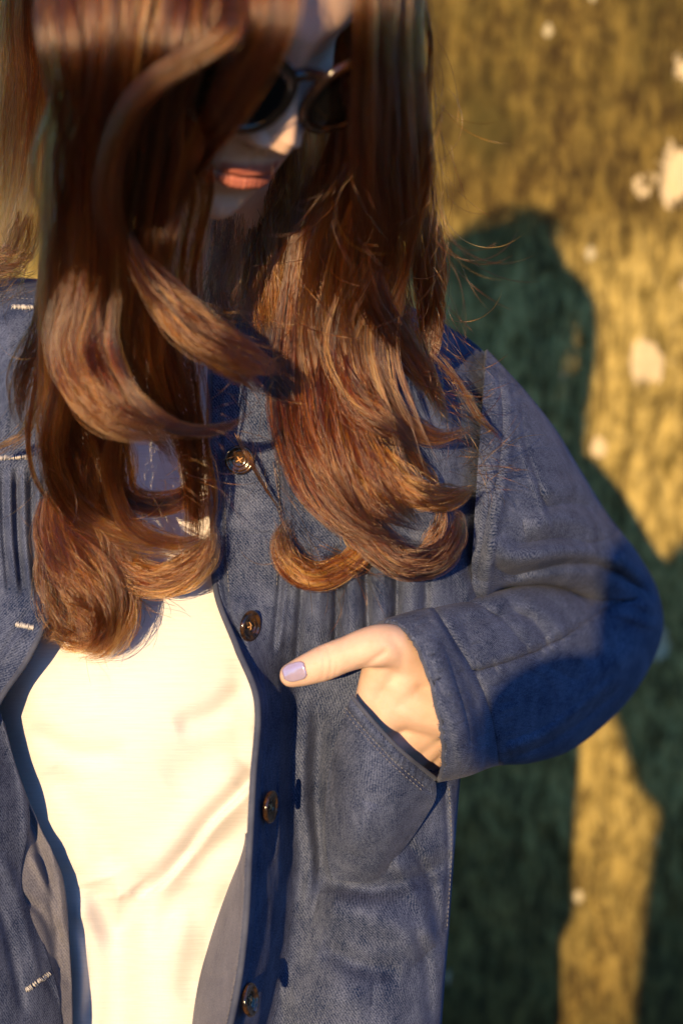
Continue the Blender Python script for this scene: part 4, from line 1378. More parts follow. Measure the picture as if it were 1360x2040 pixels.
# ---- buttonholes: dense white thread, frayed
def buttonhole(u, v, l, ang, wd=9, n=34):
    bag = Bag()
    rg = np.random.default_rng(int(u + v))
    ca, sa = math.cos(ang), math.sin(ang)
    for k in range(n):
        t = (k / (n - 1) - 0.5) * l + rg.normal(0, 1)
        a, b = -wd / 2 + rg.normal(0, 0.8), wd / 2 + rg.normal(0, 0.8)
        pu = np.array([u + ca * t - sa * a, u + ca * t, u + ca * t - sa * b]) + rg.normal(0, 0.6, 3)
        pv = np.array([v + sa * t + ca * a, v + sa * t, v + sa * t + ca * b])
        d = surf_d(pu, pv).min() + np.array([0.0004, -0.0010, 0.0004])
        vv, ff = tube(cf(pu, pv, d), 0.00030, 5)
        bag.add(vv, ff)
    bagpart(bag, 'buttonhole', M['white_thread'], jacket)
buttonhole(50, 612, 52, rad(2))
buttonhole(22, 912, 66, rad(-2))
buttonhole(50, 1247, 36, rad(12), 10)
buttonhole(76, 1956, 56, rad(-35), 9, 30)

# ---- buttons
def button(u, v, r, yaw, pitch, tilt=0.0, name='button', rgt=0.0):
    """four-hole button with a raised rim and a cross of thread; yaw turns its face to the viewer's right"""
    prof = [(0.0, 0.0012), (0.30, 0.0012), (0.42, 0.0013), (0.50, 0.0017), (0.56, 0.0024), (0.62, 0.0022), (0.70, 0.0023), (0.78, 0.0031), (0.90, 0.0035), (0.98, 0.0028), (1.0, 0.0016), (0.92, 0.0004), (0.6, 0.0), (0.0, 0.0)]
    n = 40
    th = np.linspace(0, 2 * math.pi, n, endpoint=False)
    bag = Bag()
    V = []
    for s_, h in prof:
        V += [(r * max(s_, 0.002) * math.cos(a), -h, r * max(s_, 0.002) * math.sin(a)) for a in th]
    parts_ = [(np.array(V), grid_faces(len(prof), n, True), 0)]
    q = r * 0.20
    for sx in (-1, 1):
        for sz in (-1, 1):
            vv, ff = tube(np.array([(sx * q, -0.0002, sz * q), (sx * q, -0.00145, sz * q)]), r * 0.10, 12)
            parts_.append((vv, ff, 1))
    for sx in (-1, 1):
        for k in (-1, 0, 1):
            o_ = 0.00022 * k
            P = np.array([(-sx * q + o_, -0.0010, -q), (-sx * q * 0.5 + o_, -0.0021, -q * 0.5), (sx * q * 0.5 + o_, -0.0022, q * 0.5), (sx * q + o_, -0.0010, q)])
            vv, ff = tube(P, 0.00030, 6)
            parts_.append((vv, ff, 2))
    vv, ff = tube(np.array([(0, 0.0035, 0), (0, 0.0, 0)]), 0.0012, 8)            # shank of thread
    parts_.append((vv, ff, 2))
    cy, sy, cp, sp = math.cos(yaw), math.sin(yaw), math.cos(pitch), math.sin(pitch)
    R = np.array([[cy, -sy, 0], [sy, cy, 0], [0, 0, 1]]) @ np.array([[1, 0, 0], [0, cp, -sp], [0, sp, cp]]) @ np.array([[math.cos(tilt), 0, math.sin(tilt)], [0, 1, 0], [-math.sin(tilt), 0, math.cos(tilt)]])
    d = float(surf_d(u, v))
    nrm = R @ np.array([0, -1.0, 0])
    base = cf(u, v, d) + nrm * 0.0026
    for vv, ff, mi in parts_:
        bag.add(vv @ R.T + base, ff, mi)
    return bagpart(bag, name, [M['tortoise'], simple('button_hole', (0.004, 0.004, 0.004), 0.9), M['tan_thread']], jacket)
button(477, 915, 0.0097, rad(4), rad(6), rad(12))
button(488, 1246, 0.0105, rad(58), rad(4), rad(30))
button(526, 1606, 0.0105, rad(72), rad(2), rad(0))
button(486, 1992, 0.0105, rad(70), rad(-8), rad(0))

# ------------------------------------------------------------------ sunglasses
def sunglasses():
    root_c = h2c((0, -0.108, 0.012))
    root_w = w(root_c)
    g = empty('sunglasses', tuple(root_w), 'dark tortoiseshell sunglasses on the face of the woman looking down', 'sunglasses')
    RW = np.array(root_w)
    def gp(name, hp, faces, mat, parent=g, solid=0.0):
        return mesh_obj(name, w(h2c(np.asarray(hp).reshape(-1, 3))) - RW, faces, mat, parent, solid=solid)
    n = 64
    th = np.linspace(0, 2 * math.pi, n, endpoint=False)
    def rim(sx):
        c = np.array([sx * 0.0345, -0.1125, 0.0035])
        a = np.sign(np.cos(th)) * np.abs(np.cos(th)) ** 0.86
        b = np.sign(np.sin(th)) * np.abs(np.sin(th)) ** 0.86
        x = 0.0275 * a + sx * 0.0015 * b
        z = 0.0245 * b
        y = 0.006 * (np.abs(x * sx + 0.0335 * 1) / 0.06) ** 2 - 0.0 * z + 0.10 * z * -1 * 0.6
        y = 0.55 * ((x + sx * 0.0335) ** 2) / 0.06 * 0.35 - 0.14 * z
        return np.stack([c[0] + x, c[1] + y + 0.0 * x, c[2] + z], 1), c
    fb = Bag()
    for sx in (-1, 1):
        ro, c = rim(sx)
        cc = ro.mean(0)
        wdt = 0.0034 + 0.0014 * np.clip(np.sin(th), 0, 1)
        dirs = (ro - cc); dirs /= np.linalg.norm(dirs, axis=1, keepdims=True)
        prof = []
        for k in range(10):
            a = 2 * math.pi * k / 10
            prof.append(ro + dirs * (wdt * math.cos(a))[:, None] * 1.0 + np.array([0, -1, 0]) * 0.0030 * math.sin(a))
        V = np.stack(prof, 1)
        V = V.reshape(-1, 3)
        fb.add(V, [(i * 10 + j, i * 10 + (j + 1) % 10, ((i + 1) % n) * 10 + (j + 1) % 10, ((i + 1) % n) * 10 + j) for i in range(n) for j in range(10)])
        # end piece
        e0 = ro[int(n * (0.06 if sx > 0 else 0.44))]
        vv, ff = tube(np.array([e0, e0 + (sx * 0.006, 0.002, 0.001), (sx * 0.0690, -0.094, 0.0145)]), [0.0045, 0.0045, 0.0036], 10)
        fb.add(vv, ff)
        # nose pad
        vv, ff = tube(np.array([(sx * 0.0105, -0.110, 0.002), (sx * 0.0110, -0.1085, -0.004), (sx * 0.0125, -0.106, -0.009)]), [0.002, 0.003, 0.002], 8)
        fb.add(vv, ff)
    bx = np.linspace(-0.0115, 0.0115, 9)
    vv, ff = tube(np.stack([bx, -0.1125 + 0.0 * bx, 0.0155 + 0.0035 * (1 - (bx / 0.0115) ** 2)], 1), 0.0036, 10)
    fb.add(vv, ff)
    V = np.vstack(fb.v)
    fo = gp('frame', V, fb.f, M['frame'])
    for sx in (-1, 1):
        ro, c = rim(sx)
        cc = ro.mean(0)
        rings = [np.repeat(cc[None], n, 0) + (ro - cc) * s_ + np.array([0, -0.0016 * (1 - s_ ** 2), 0]) for s_ in (0.02, 0.3, 0.6, 0.85, 1.0)]
        gp('lens', np.array(rings), grid_faces(5, n, True), M['lens'], solid=0.0012)
        P = cr(np.array([(sx * 0.0690, -0.094, 0.0145), (sx * 0.0755, -0.060, 0.0150), (sx * 0.0790, -0.020, 0.0165), (sx * 0.0800, 0.012, 0.0170), (sx * 0.0800, 0.032, 0.006), (sx * 0.0790, 0.045, -0.014)]), 30)
        vv, ff = tube(P, np.linspace(0.0036, 0.0024, 30), 8)
        gp('temple', vv, ff, M['frame'])
    return g
sunglasses()

# ------------------------------------------------------------------ hair
TONE = []
STR = []        # list of (n,K,3) arrays in the camera frame
KPT = 26
HEADMAP = None
def head_d(u, v):
    """depth of the face under a photo pixel (9 where there is none)"""
    global HEADMAP
    if HEADMAP is None:
        hv = h2c(head_geo()[0])
        U, V = px(hv)
        D = np.full((140, 130), 9.0)
        iu = (U / 8).astype(int); iv = ((V + 500) / 8).astype(int)
        m = (iu >= 0) & (iu < 130) & (iv >= 0) & (iv < 140)
        np.minimum.at(D, (iv[m], iu[m]), hv[m, 1])
        HEADMAP = D
    iu, iv = int(u / 8), int((v + 500) / 8)
    if not (1 <= iu < 129 and 1 <= iv < 139): return 9.0
    return float(HEADMAP[iv - 1:iv + 2, iu - 1:iu + 2].min())

def lock(pts, width, n, thick=None, clumps=None, ragged=0.25, frizz=0.03, seed=None, wave=0.0, lift=0.003, twist=0.0, hug=None):
    """pts (u,v,depth) along the lock; width in pixels at a few stations; n strands"""
    sd = len(STR) + 100 if seed is None else seed
    n = int(n * 0.82)
    r = np.random.default_rng(sd)
    P = np.array(pts, float)
    if hug:
        for q in P:
            if hug[0] < q[1] < hug[1]:
                d_ = head_d(q[0], q[1])
                if d_ < 2: q[2] = max(q[2], min(d_ - hug[2], q[2] + 0.018))
    P3 = cf(P[:, 0], P[:, 1], P[:, 2])
    if P[0, 1] < -200:                                          # rooted on the parting of the scalp
        c_, rr_ = CRAN
        yy = 0.055 if P[0, 2] > 0.86 else r.uniform(-0.062, 0.03)
        sg = -1 if P[-1, 0] < 430 else 1
        zz = c_[2] + rr_[2] * math.sqrt(max(0.05, 1 - ((yy - c_[1]) / rr_[1]) ** 2)) + 0.003
        root_ = h2c((sg * 0.006, yy, zz))
        side_ = h2c((sg * 0.040, yy - 0.006, c_[2] + (zz - c_[2]) * 0.88 + 0.004))
        P3 = np.vstack([root_, side_, P3[1:]])
    # resample evenly by arc length
    fine = cr(P3, 200)
    Lf = np.r_[0, np.cumsum(np.linalg.norm(np.diff(fine, axis=0), axis=1))]
    t = np.linspace(0, 1, KPT)
    cen = np.stack([np.interp(t * Lf[-1], Lf, fine[:, j]) for j in range(3)], 1)
    T = np.gradient(cen, axis=0); T /= np.linalg.norm(T, axis=1, keepdims=True)
    view = cen / np.linalg.norm(cen, axis=1, keepdims=True)
    A = np.cross(T, view)                                       # across, in the picture plane
    A /= np.linalg.norm(A, axis=1, keepdims=True) + 1e-9
    B = np.cross(A, T)
    wpx = np.interp(t, np.linspace(0, 1, len(width)), width)
    half = wpx / 2 / FPX * cen[:, 1]
    th = half * 0.45 if thick is None else np.interp(t, np.linspace(0, 1, len(thick)), thick) / 2
    nc = max(8, n // 8)
    ca = r.uniform(-1, 1, nc); cb = r.uniform(-1, 1, nc)
    # curved (tube-like) cross-section: outermost strands sit further back
    which = r.integers(0, nc, n)
    spread = 0.55 / math.sqrt(nc)
    loose = np.where(r.random(n) < 0.22, 1.0, 0.0)
    a0 = np.clip(ca[which] + r.normal(0, spread, n) * (0.8 + loose * 2.5), -1.35, 1.35)
    b0 = np.clip(cb[which] + r.normal(0, spread, n) * (0.8 + loose * 2.5), -1.3, 1.3)
    b0 = b0 * np.sqrt(np.clip(1 - (a0 * 0.85) ** 2, 0.05, 1)) + 0.5 * a0 ** 2
    ends = np.clip(1 - np.abs(r.normal(0, ragged, n)) * 0.55, 0.40, 1.0)
    cend = np.clip(1 - np.abs(r.normal(0, ragged, nc)) * 0.7, 0.45, 1)
    ends = np.minimum(ends, cend[which] + 0.06)
    # strand parameters along the lock
    s0 = np.abs(r.normal(0, 0.10, n)) if P[0, 1] > 150 else np.zeros(n)
    s0 = np.minimum(s0, 0.3)
    tt = s0[:, None] + t[None, :] * (ends - s0)[:, None]
    def at(M_): return np.stack([np.interp(tt, t, M_[:, j]) for j in range(3)], -1)
    def at1(m_): return np.interp(tt, t, m_)
    ph = r.uniform(0, 6.28, (nc, 3)); fq = r.uniform(1.5, 4.0, (nc, 3))
    cw = (0.14 + 0.26 * tt)
    wob = cw * np.sin(tt * fq[which][:, None, 0] * 3 + ph[which][:, None, 0])
    wob2 = cw * np.sin(tt * fq[which][:, None, 1] * 3 + ph[which][:, None, 1])
    p2 = r.uniform(0, 6.28, (n, 2)); f2 = r.uniform(2, 7, (n, 2))
    grow = 0.25 + tt
    fz = frizz * grow * (1 + 3.0 * loose * r.random(n))[:, None] * r.uniform(0.6, 1.5, n)[:, None]
    a = a0[:, None] + wob + fz * np.sin(tt * f2[:, None, 0] * 3 + p2[:, None, 0]) * 3
    b = b0[:, None] + wob2 + fz * np.sin(tt * f2[:, None, 1] * 3 + p2[:, None, 1]) * 3
    if twist:
        an = twist * tt
        a, b = a * np.cos(an) - b * np.sin(an), a * np.sin(an) + b * np.cos(an)
    X = at(cen) + at(A) * (at1(half) * a)[..., None] + at(B) * (at1(th) * b)[..., None]
    if wave:
        X += at(A) * (wave * np.sin(tt * 9 + ph[which][:, None, 2]))[..., None]
    ctone = r.normal(0, 0.5, nc) + 0.25 * r.normal()
    TONE.append(ctone[which] + r.normal(0, 0.35, n))
    STR.append((X, lift))

def flyaway(region, n, seed, length=(60, 200), depth=(0.94, 0.99)):
    """single loose hairs: region = polyline of origins with a heading"""
    r = np.random.default_rng(seed)
    out = []
    P = smoothpts([p[:2] for p in region], 60)
    hd = np.interp(np.linspace(0, 1, 60), np.linspace(0, 1, len(region)), [p[2] for p in region])
    for _ in range(n):
        k = r.integers(0, 60)
        u, v = P[k] + r.normal(0, 14, 2)
        a = hd[k] + r.normal(0, 0.45)
        cu = r.normal(0, 0.012) 
        l = r.uniform(*length)
        d = r.uniform(*depth)
        ps = []
        for i in range(KPT):
            ps.append((u, v, d + 0.012 * math.sin(i / 8 + k)))
            u += math.cos(a) * l / KPT; v += math.sin(a) * l / KPT
            a += cu * l / KPT * 0.6
        ps = np.array(ps)
        out.append(cf(ps[:, 0], ps[:, 1], ps[:, 2]))
    TONE.append(r.normal(-0.3, 0.5, len(out)))
    STR.append((np.array(out), 0.001))

def hair():
    # ------- behind: hair of the back falling on her right shoulder (left edge of the picture)
    lock([(150, -270, 0.90), (60, -60, 0.98), (20, 200, 1.03), (-10, 420, 1.06), (-60, 600, 1.06)], [180, 150, 130, 120, 90], 900, ragged=0.2)
    lock([(180, -300, 0.90), (80, -50, 0.95), (60, 200, 1.00), (40, 400, 1.03), (0, 560, 1.045)], [120, 110, 100, 90, 80], 800, ragged=0.25)
    lock([(60, 420, 1.02), (30, 500, 1.035), (-40, 545, 1.04), (-110, 560, 1.03)], [60, 60, 50, 40], 220, ragged=0.3, frizz=0.06)
    # back of the head behind the neck / right side
    lock([(500, -310, 0.95), (640, -100, 1.00), (700, 250, 1.04), (680, 520, 1.05), (640, 720, 1.03)], [260, 260, 240, 200, 150], 1400, ragged=0.3)
    lock([(420, -300, 0.98), (380, 0, 1.02), (330, 300, 1.05), (300, 560, 1.05), (300, 760, 1.03)], [300, 280, 240, 240, 200], 1100, ragged=0.3)
    lock([(560, 300, 1.00), (590, 480, 1.00), (600, 640, 0.995), (610, 780, 0.985), (620, 860, 0.98)], [120, 130, 120, 90, 60], 700, ragged=0.3)

    lock([(520, 250, 0.99), (520, 420, 0.995), (510, 560, 0.99), (500, 700, 0.985)], [110, 130, 120, 90], 700, ragged=0.3)
    lock([(600, 200, 0.97), (590, 400, 0.985), (560, 560, 0.985), (555, 700, 0.98)], [100, 130, 120, 70], 700, ragged=0.3)
    lock([(460, 420, 0.955), (450, 500, 0.960), (440, 600, 0.965), (450, 700, 0.97)], [60, 70, 70, 40], 300, ragged=0.35)
    # ------- left curtain, upper part, straight
    for (u0, u1, u2, u3, d0, d1, wd, n) in (
            (136, 124, 104, 92, 0.795, 0.885, 36, 380), (165, 150, 124, 108, 0.780, 0.880, 56, 520), (195, 175, 152, 138, 0.768, 0.872, 62, 560),
            (235, 205, 180, 168, 0.760, 0.868, 60, 560), (275, 240, 215, 200, 0.754, 0.866, 56, 520), (320, 275, 250, 240, 0.757, 0.870, 60, 460),
            (370, 315, 285, 280, 0.760, 0.880, 62, 400), (415, 360, 320, 318, 0.762, 0.890, 60, 340), (455, 395, 345, 340, 0.764, 0.905, 50, 240)):
        lock([(u0 + 60, -330, 0.80), (u0, -140, d0), (u1, 120, d0 + 0.006), (u2, 360, 0.5 * (d0 + d1) + 0.010), (u3, 600, d1), (u3 + 4, 760, d1 + 0.02)],
             [wd * 0.8, wd, wd * 1.05, wd, wd * 0.9, wd * 0.7], n, ragged=0.30, thick=[0.014] * 3)
    rs = np.random.default_rng(31)
    for k in range(46):
        u = rs.uniform(95, 400); sw = rs.normal(0, 14); f = (u - 95) / 305
        d = 0.765 - 0.012 * f
        e = rs.uniform(540, 900); q = rs.uniform(-30, 40)
        lock([(u + 50, -300, 0.755), (u + sw * 0.4, -60, d), (u - 22 * f + sw, 130, d + 0.004), (u - 60 * f - sw, 330, 0.5 * (d + 0.862)), (u - 80 * f + sw * 0.5, 520, 0.860), (u - 84 * f + q, e, 0.880 + (e - 540) * 0.00011)],
             [10, 12, 14, 13, 11, 5], int(rs.uniform(26, 70)), ragged=0.3, frizz=0.05, thick=[0.004] * 2)
    for k in range(22):
        u = rs.uniform(590, 800); sw = rs.normal(0, 16); e = rs.uniform(820, 1060)
        lock([(min(u + 90, 840), 150, 0.80 + 0.0003 * (u - 600)), (u + 70 + sw, 340, 0.895), (u + 20 - sw, 520, 0.935), (u + sw, 690, 0.952), (u + 40, 800 + 0.2 * (e - 800), 0.953), (u + 95 + sw, e, 0.955)],
             [10, 13, 14, 14, 12, 4], int(rs.uniform(26, 64)), ragged=0.3, frizz=0.06, thick=[0.004] * 2)
    # the long outer strands on the far left
    lock([(135, 250, 0.850), (95, 520, 0.885), (92, 720, 0.905), (98, 880, 0.92), (140, 1000, 0.94), (200, 1065, 0.95), (270, 1085, 0.955)], [26, 30, 26, 30, 34, 30, 12], 260)
    lock([(100, 480, 0.90), (85, 640, 0.915), (45, 740, 0.93), (38, 820, 0.94), (60, 860, 0.945)], [26, 40, 50, 40, 14], 260, frizz=0.04)
    lock([(120, 560, 0.90), (78, 720, 0.92), (58, 860, 0.935), (70, 950, 0.945), (110, 1010, 0.955), (140, 1035, 0.96)], [16, 20, 14, 12, 12, 6], 90)
    lock([(100, 740, 0.92), (60, 850, 0.94), (10, 890, 0.945), (-60, 920, 0.95)], [16, 18, 16, 10], 60, frizz=0.06)
    lock([(160, 560, 0.872), (128, 760, 0.900), (110, 880, 0.915), (128, 960, 0.93), (175, 1030, 0.945), (260, 1078, 0.95), (350, 1090, 0.955), (415, 1072, 0.96)], [60, 56, 46, 50, 56, 50, 36, 10], 620)
    lock([(178, 560, 0.878), (150, 760, 0.905), (140, 860, 0.925), (165, 940, 0.935), (215, 1010, 0.945), (280, 1050, 0.955)], [40, 46, 46, 46, 40, 16], 420)
    # big bright curl sweeping right
    lock([(215, 220, 0.850), (190, 450, 0.868), (160, 620, 0.872), (150, 700, 0.872), (180, 775, 0.868), (240, 835, 0.868), (310, 858, 0.874), (385, 862, 0.885)], [40, 56, 84, 92, 96, 84, 54, 10], 1000, thick=[0.016, 0.022, 0.024, 0.02, 0.01])
    lock([(230, 560, 0.870), (215, 680, 0.872), (250, 770, 0.870), (310, 830, 0.872), (380, 858, 0.878), (450, 850, 0.885), (508, 812, 0.89)], [34, 36, 36, 30, 24, 20, 8], 300)
    # face-framing strand that bows left, gold in the sun
    lock([(540, -220, 0.742), (470, 20, 0.738), (380, 110, 0.740), (275, 190, 0.750), (226, 290, 0.770), (212, 400, 0.806), (238, 500, 0.845), (285, 570, 0.865), (330, 640, 0.88)], [90, 90, 74, 52, 40, 40, 44, 46, 40], 640, thick=[0.010] * 3)
    # heavy front lock over her right lens
    lock([(590, -330, 0.75), (530, -60, 0.742), (530, 60, 0.744), (474, 180, 0.764), (440, 240, 0.782), (392, 295, 0.806), (338, 380, 0.830), (316, 460, 0.848), (300, 545, 0.862), (300, 620, 0.875)], [130, 140, 124, 92, 76, 62, 56, 54, 54, 50], 1300, thick=[0.008, 0.008, 0.008, 0.012], hug=(240, 440, 0.006))
    lock([(500, -330, 0.77), (470, -40, 0.775), (440, 120, 0.780), (390, 250, 0.80), (350, 360, 0.82), (335, 470, 0.85), (345, 560, 0.875)], [110, 110, 90, 70, 60, 50, 40], 620, thick=[0.012] * 2)
    lock([(395, 300, 0.83), (400, 400, 0.845), (380, 500, 0.87), (370, 600, 0.89), (380, 700, 0.905)], [50, 46, 40, 50, 40], 260)
    # sweep to the right under the chin
    lock([(235, 430, 0.842), (285, 530, 0.855), (330, 585, 0.860), (385, 645, 0.862), (445, 688, 0.866), (510, 722, 0.874), (562, 742, 0.885)], [20, 40, 60, 74, 74, 56, 14], 820, thick=[0.016, 0.018, 0.012])
    lock([(300, 560, 0.865), (350, 640, 0.870), (400, 690, 0.874), (470, 740, 0.88), (530, 790, 0.89)], [40, 40, 40, 36, 10], 260, frizz=0.04)
    # inner mass between the curls
    lock([(270, 540, 0.88), (280, 680, 0.90), (300, 800, 0.915), (350, 880, 0.93), (370, 960, 0.945)], [110, 120, 110, 80, 40], 700, ragged=0.35)
    lock([(330, 600, 0.885), (350, 720, 0.90), (380, 840, 0.92), (395, 940, 0.94), (398, 1040, 0.955), (385, 1110, 0.965)], [90, 90, 70, 56, 50, 24], 640, ragged=0.25)
    lock([(210, 820, 0.90), (235, 900, 0.925), (250, 980, 0.94), (310, 1005, 0.95), (370, 985, 0.955), (392, 930, 0.96), (385, 890, 0.965)], [60, 60, 56, 44, 36, 26, 8], 520, ragged=0.2)
    lock([(170, 780, 0.91), (190, 900, 0.93), (215, 1000, 0.945), (260, 1060, 0.955)], [80, 80, 70, 40], 520, ragged=0.3)
    lock([(228, 860, 0.905), (224, 950, 0.925), (250, 1030, 0.935), (305, 1070, 0.94), (370, 1080, 0.945), (425, 1060, 0.95)], [26, 30, 34, 34, 26, 8], 320)
    lock([(140, 830, 0.93), (145, 940, 0.945), (165, 1030, 0.955), (210, 1090, 0.962)], [90, 90, 80, 50], 480, ragged=0.3)
    # sweep along the bottom and the ringlet that ends on the shirt
    lock([(160, 1010, 0.960), (200, 1080, 0.958), (250, 1140, 0.955), (310, 1160, 0.953), (370, 1140, 0.953), (415, 1095, 0.956), (425, 1040, 0.962)], [60, 84, 74, 62, 56, 44, 14], 820, thick=[0.016, 0.018, 0.012])
    lock([(110, 980, 0.965), (128, 1050, 0.960), (175, 1120, 0.952), (215, 1180, 0.950), (225, 1235, 0.953), (200, 1285, 0.960), (160, 1306, 0.968)], [60, 120, 140, 120, 86, 60, 16], 1300, thick=[0.02, 0.026, 0.026, 0.016])
    lock([(105, 1010, 0.970), (108, 1100, 0.968), (130, 1190, 0.965), (165, 1260, 0.965), (170, 1310, 0.972)], [40, 60, 90, 100, 30], 700, thick=[0.016, 0.02, 0.014])
    lock([(240, 1170, 0.962), (215, 1235, 0.968), (160, 1262, 0.972), (110, 1262, 0.975), (88, 1280, 0.976)], [30, 60, 66, 56, 20], 420)

    # ------- right side
    for (u0, u1, u2, u3, u4, d0, d1, wd, n) in (
            (735, 730, 728, 735, 640, 0.755, 0.920, 50, 560), (760, 752, 762, 765, 690, 0.765, 0.925, 54, 620), (785, 785, 795, 800, 740, 0.785, 0.935, 54, 620),
            (808, 808, 814, 820, 800, 0.808, 0.950, 52, 580), (822, 822, 828, 842, 850, 0.830, 0.965, 40, 420)):
        lock([(u0 - 150, -350, 0.77), (u0 - 50, -270, 0.5 * (d0 + 0.77)), (u0, -110, d0), (u1, 120, d0 + 0.02), (u2, 330, 0.5 * (d0 + d1) + 0.02), (u3, 500, d1), (u4 + 30 if u4 < 760 else u4 + 20, 640, d1 + 0.02)],
             [wd * 0.9, wd, wd, wd * 1.05, wd * 1.05, wd, wd * 0.9], n, ragged=0.30, thick=[0.014] * 2, clumps=16)
    lock([(690, -220, 0.86), (700, 60, 0.885), (692, 250, 0.905), (662, 420, 0.93), (640, 560, 0.95)], [90, 90, 90, 90, 60], 700, ragged=0.25)
    lock([(760, -220, 0.86), (770, 60, 0.90), (775, 250, 0.925), (760, 420, 0.945), (740, 560, 0.955)], [90, 90, 90, 90, 60], 500, ragged=0.25)
    # long S-shaped lengths running down and out to the right
    lock([(735, 330, 0.90), (728, 480, 0.925), (745, 600, 0.94), (800, 690, 0.955), (850, 760, 0.965), (890, 850, 0.975)], [46, 54, 56, 46, 40, 16], 620)
    lock([(715, 360, 0.91), (690, 520, 0.935), (690, 640, 0.95), (730, 740, 0.958), (790, 830, 0.965), (870, 872, 0.968), (945, 850, 0.97)], [50, 60, 60, 54, 46, 36, 10], 760)
    lock([(760, 420, 0.93), (770, 560, 0.95), (800, 660, 0.965), (830, 720, 0.975), (850, 780, 0.98)], [70, 80, 70, 50, 20], 560, ragged=0.35)
    lock([(830, 420, 0.945), (850, 540, 0.965), (858, 640, 0.98), (840, 720, 0.985), (815, 770, 0.985)], [60, 56, 50, 40, 14], 520)
    lock([(868, 440, 0.96), (874, 540, 0.975), (866, 640, 0.985), (850, 700, 0.99)], [24, 26, 24, 10], 200)
    lock([(690, 240, 0.90), (650, 450, 0.95), (640, 620, 0.960), (680, 740, 0.962), (740, 815, 0.960), (800, 862, 0.962), (850, 878, 0.97)], [40, 70, 84, 80, 78, 56, 16], 900, thick=[0.014, 0.02, 0.014])
    # bright rounded curl
    lock([(700, 480, 0.94), (665, 660, 0.958), (690, 780, 0.952), (745, 835, 0.948), (800, 870, 0.952), (835, 900, 0.962)], [40, 56, 76, 80, 60, 14], 700, thick=[0.016, 0.022, 0.012])
    lock([(640, 330, 0.955), (605, 560, 0.970), (575, 770, 0.968), (585, 870, 0.962), (625, 970, 0.955), (690, 1040, 0.952), (770, 1078, 0.953), (850, 1085, 0.960)], [50, 70, 66, 62, 62, 60, 46, 12], 1000, thick=[0.014, 0.018, 0.014])
    lock([(665, 420, 0.945), (640, 620, 0.965), (635, 800, 0.955), (655, 900, 0.948), (690, 980, 0.948), (745, 1050, 0.953), (800, 1085, 0.96)], [50, 70, 84, 84, 76, 50, 14], 1000, thick=[0.016, 0.022, 0.014])
    lock([(665, 640, 0.962), (680, 800, 0.958), (720, 910, 0.950), (760, 975, 0.946), (805, 1025, 0.950), (840, 1055, 0.960)], [40, 56, 84, 90, 70, 16], 760, thick=[0.016, 0.02, 0.012])
    lock([(740, 900, 0.956), (790, 955, 0.950), (845, 985, 0.950), (900, 990, 0.955), (948, 968, 0.962)], [50, 60, 56, 40, 8], 560, thick=[0.014, 0.016, 0.008])
    lock([(690, 1010, 0.962), (740, 1080, 0.957), (800, 1122, 0.956), (860, 1118, 0.958), (903, 1075, 0.962), (912, 1030, 0.968), (890, 1010, 0.972)], [50, 62, 58, 52, 44, 30, 10], 700, thick=[0.014, 0.016, 0.010])
    lock([(760, 1060, 0.968), (690, 1125, 0.966), (625, 1148, 0.964), (575, 1120, 0.964), (560, 1070, 0.967), (585, 1030, 0.972)], [40, 46, 46, 44, 36, 14], 560, thick=[0.012, 0.014, 0.01])
    lock([(700, 1050, 0.965), (720, 1110, 0.968), (700, 1140, 0.97)], [40, 36, 10], 160)
    lock([(880, 1000, 0.965), (875, 1050, 0.968), (845, 1085, 0.97), (820, 1100, 0.972)], [20, 24, 20, 6], 140)
    lock([(800, 880, 0.965), (850, 940, 0.972), (880, 980, 0.975)], [40, 30, 10], 160, ragged=0.4)
    # wisps
    lock([(470, 860, 0.96), (500, 920, 0.962), (535, 980, 0.968), (560, 1020, 0.972)], [10, 9, 7, 3], 34)
    lock([(860, 700, 0.965), (910, 760, 0.968), (960, 840, 0.972), (1010, 885, 0.976)], [24, 16, 12, 8], 60, frizz=0.08)
    lock([(835, -250, 0.83), (848, 20, 0.85), (856, 200, 0.89), (874, 400, 0.92), (892, 560, 0.95), (910, 650, 0.965)], [14, 14, 16, 20, 26, 30], 60, frizz=0.12)
    flyaway([(880, 600, 1.2), (860, 720, 0.9), (900, 850, 0.3), (940, 980, -0.3)], 120, 1, (50, 170), (0.95, 0.985))
    flyaway([(120, 560, 1.8), (60, 800, 1.9), (130, 1000, 1.2)], 50, 2, (60, 200), (0.9, 0.96))
    flyaway([(640, 480, 1.4), (560, 680, 1.5), (560, 1040, 1.0), (700, 1130, 0.6)], 110, 3, (60, 190), (0.94, 0.975))
    flyaway([(420, 600, 0.5), (480, 720, 0.4), (400, 850, 0.3), (300, 1000, 0.4)], 60, 4, (60, 180), (0.88, 0.95))
    flyaway([(300, 1150, 0.8), (230, 1240, 1.4), (180, 1290, 1.6)], 14, 5, (40, 90), (0.95, 0.97))
    flyaway([(700, 200, 1.5), (690, 350, 2.0), (640, 420, 2.2)], 26, 6, (120, 260), (0.82, 0.92))
    flyaway([(60, 480, 2.4), (40, 540, 2.9), (70, 560, 3.0)], 60, 8, (60, 160), (1.02, 1.04))
    flyaway([(860, 50, 1.5), (870, 300, 1.5), (885, 520, 1.4)], 40, 9, (120, 300), (0.88, 0.95))

    # crown: hair combed from the parting down over the skull
    r = np.random.default_rng(77)
    n = 5200
    part_y = r.uniform(-0.075, 0.085, n); side = np.where(r.random(n) < 0.5, -1, 1)
    k = np.linspace(0, 1, KPT)[None]
    c, rr = CRAN
    a0 = np.arcsin(np.clip((part_y - c[1]) / rr[1], -0.98, 0.98))
    sweep = r.uniform(1.35, 1.75, n)
    an = 0.02 + k * sweep[:, None]
    yy = c[1] + (rr[1] + 0.004) * np.sin(a0)[:, None] + 0.02 * k ** 2 + r.normal(0, 0.003, n)[:, None] * k
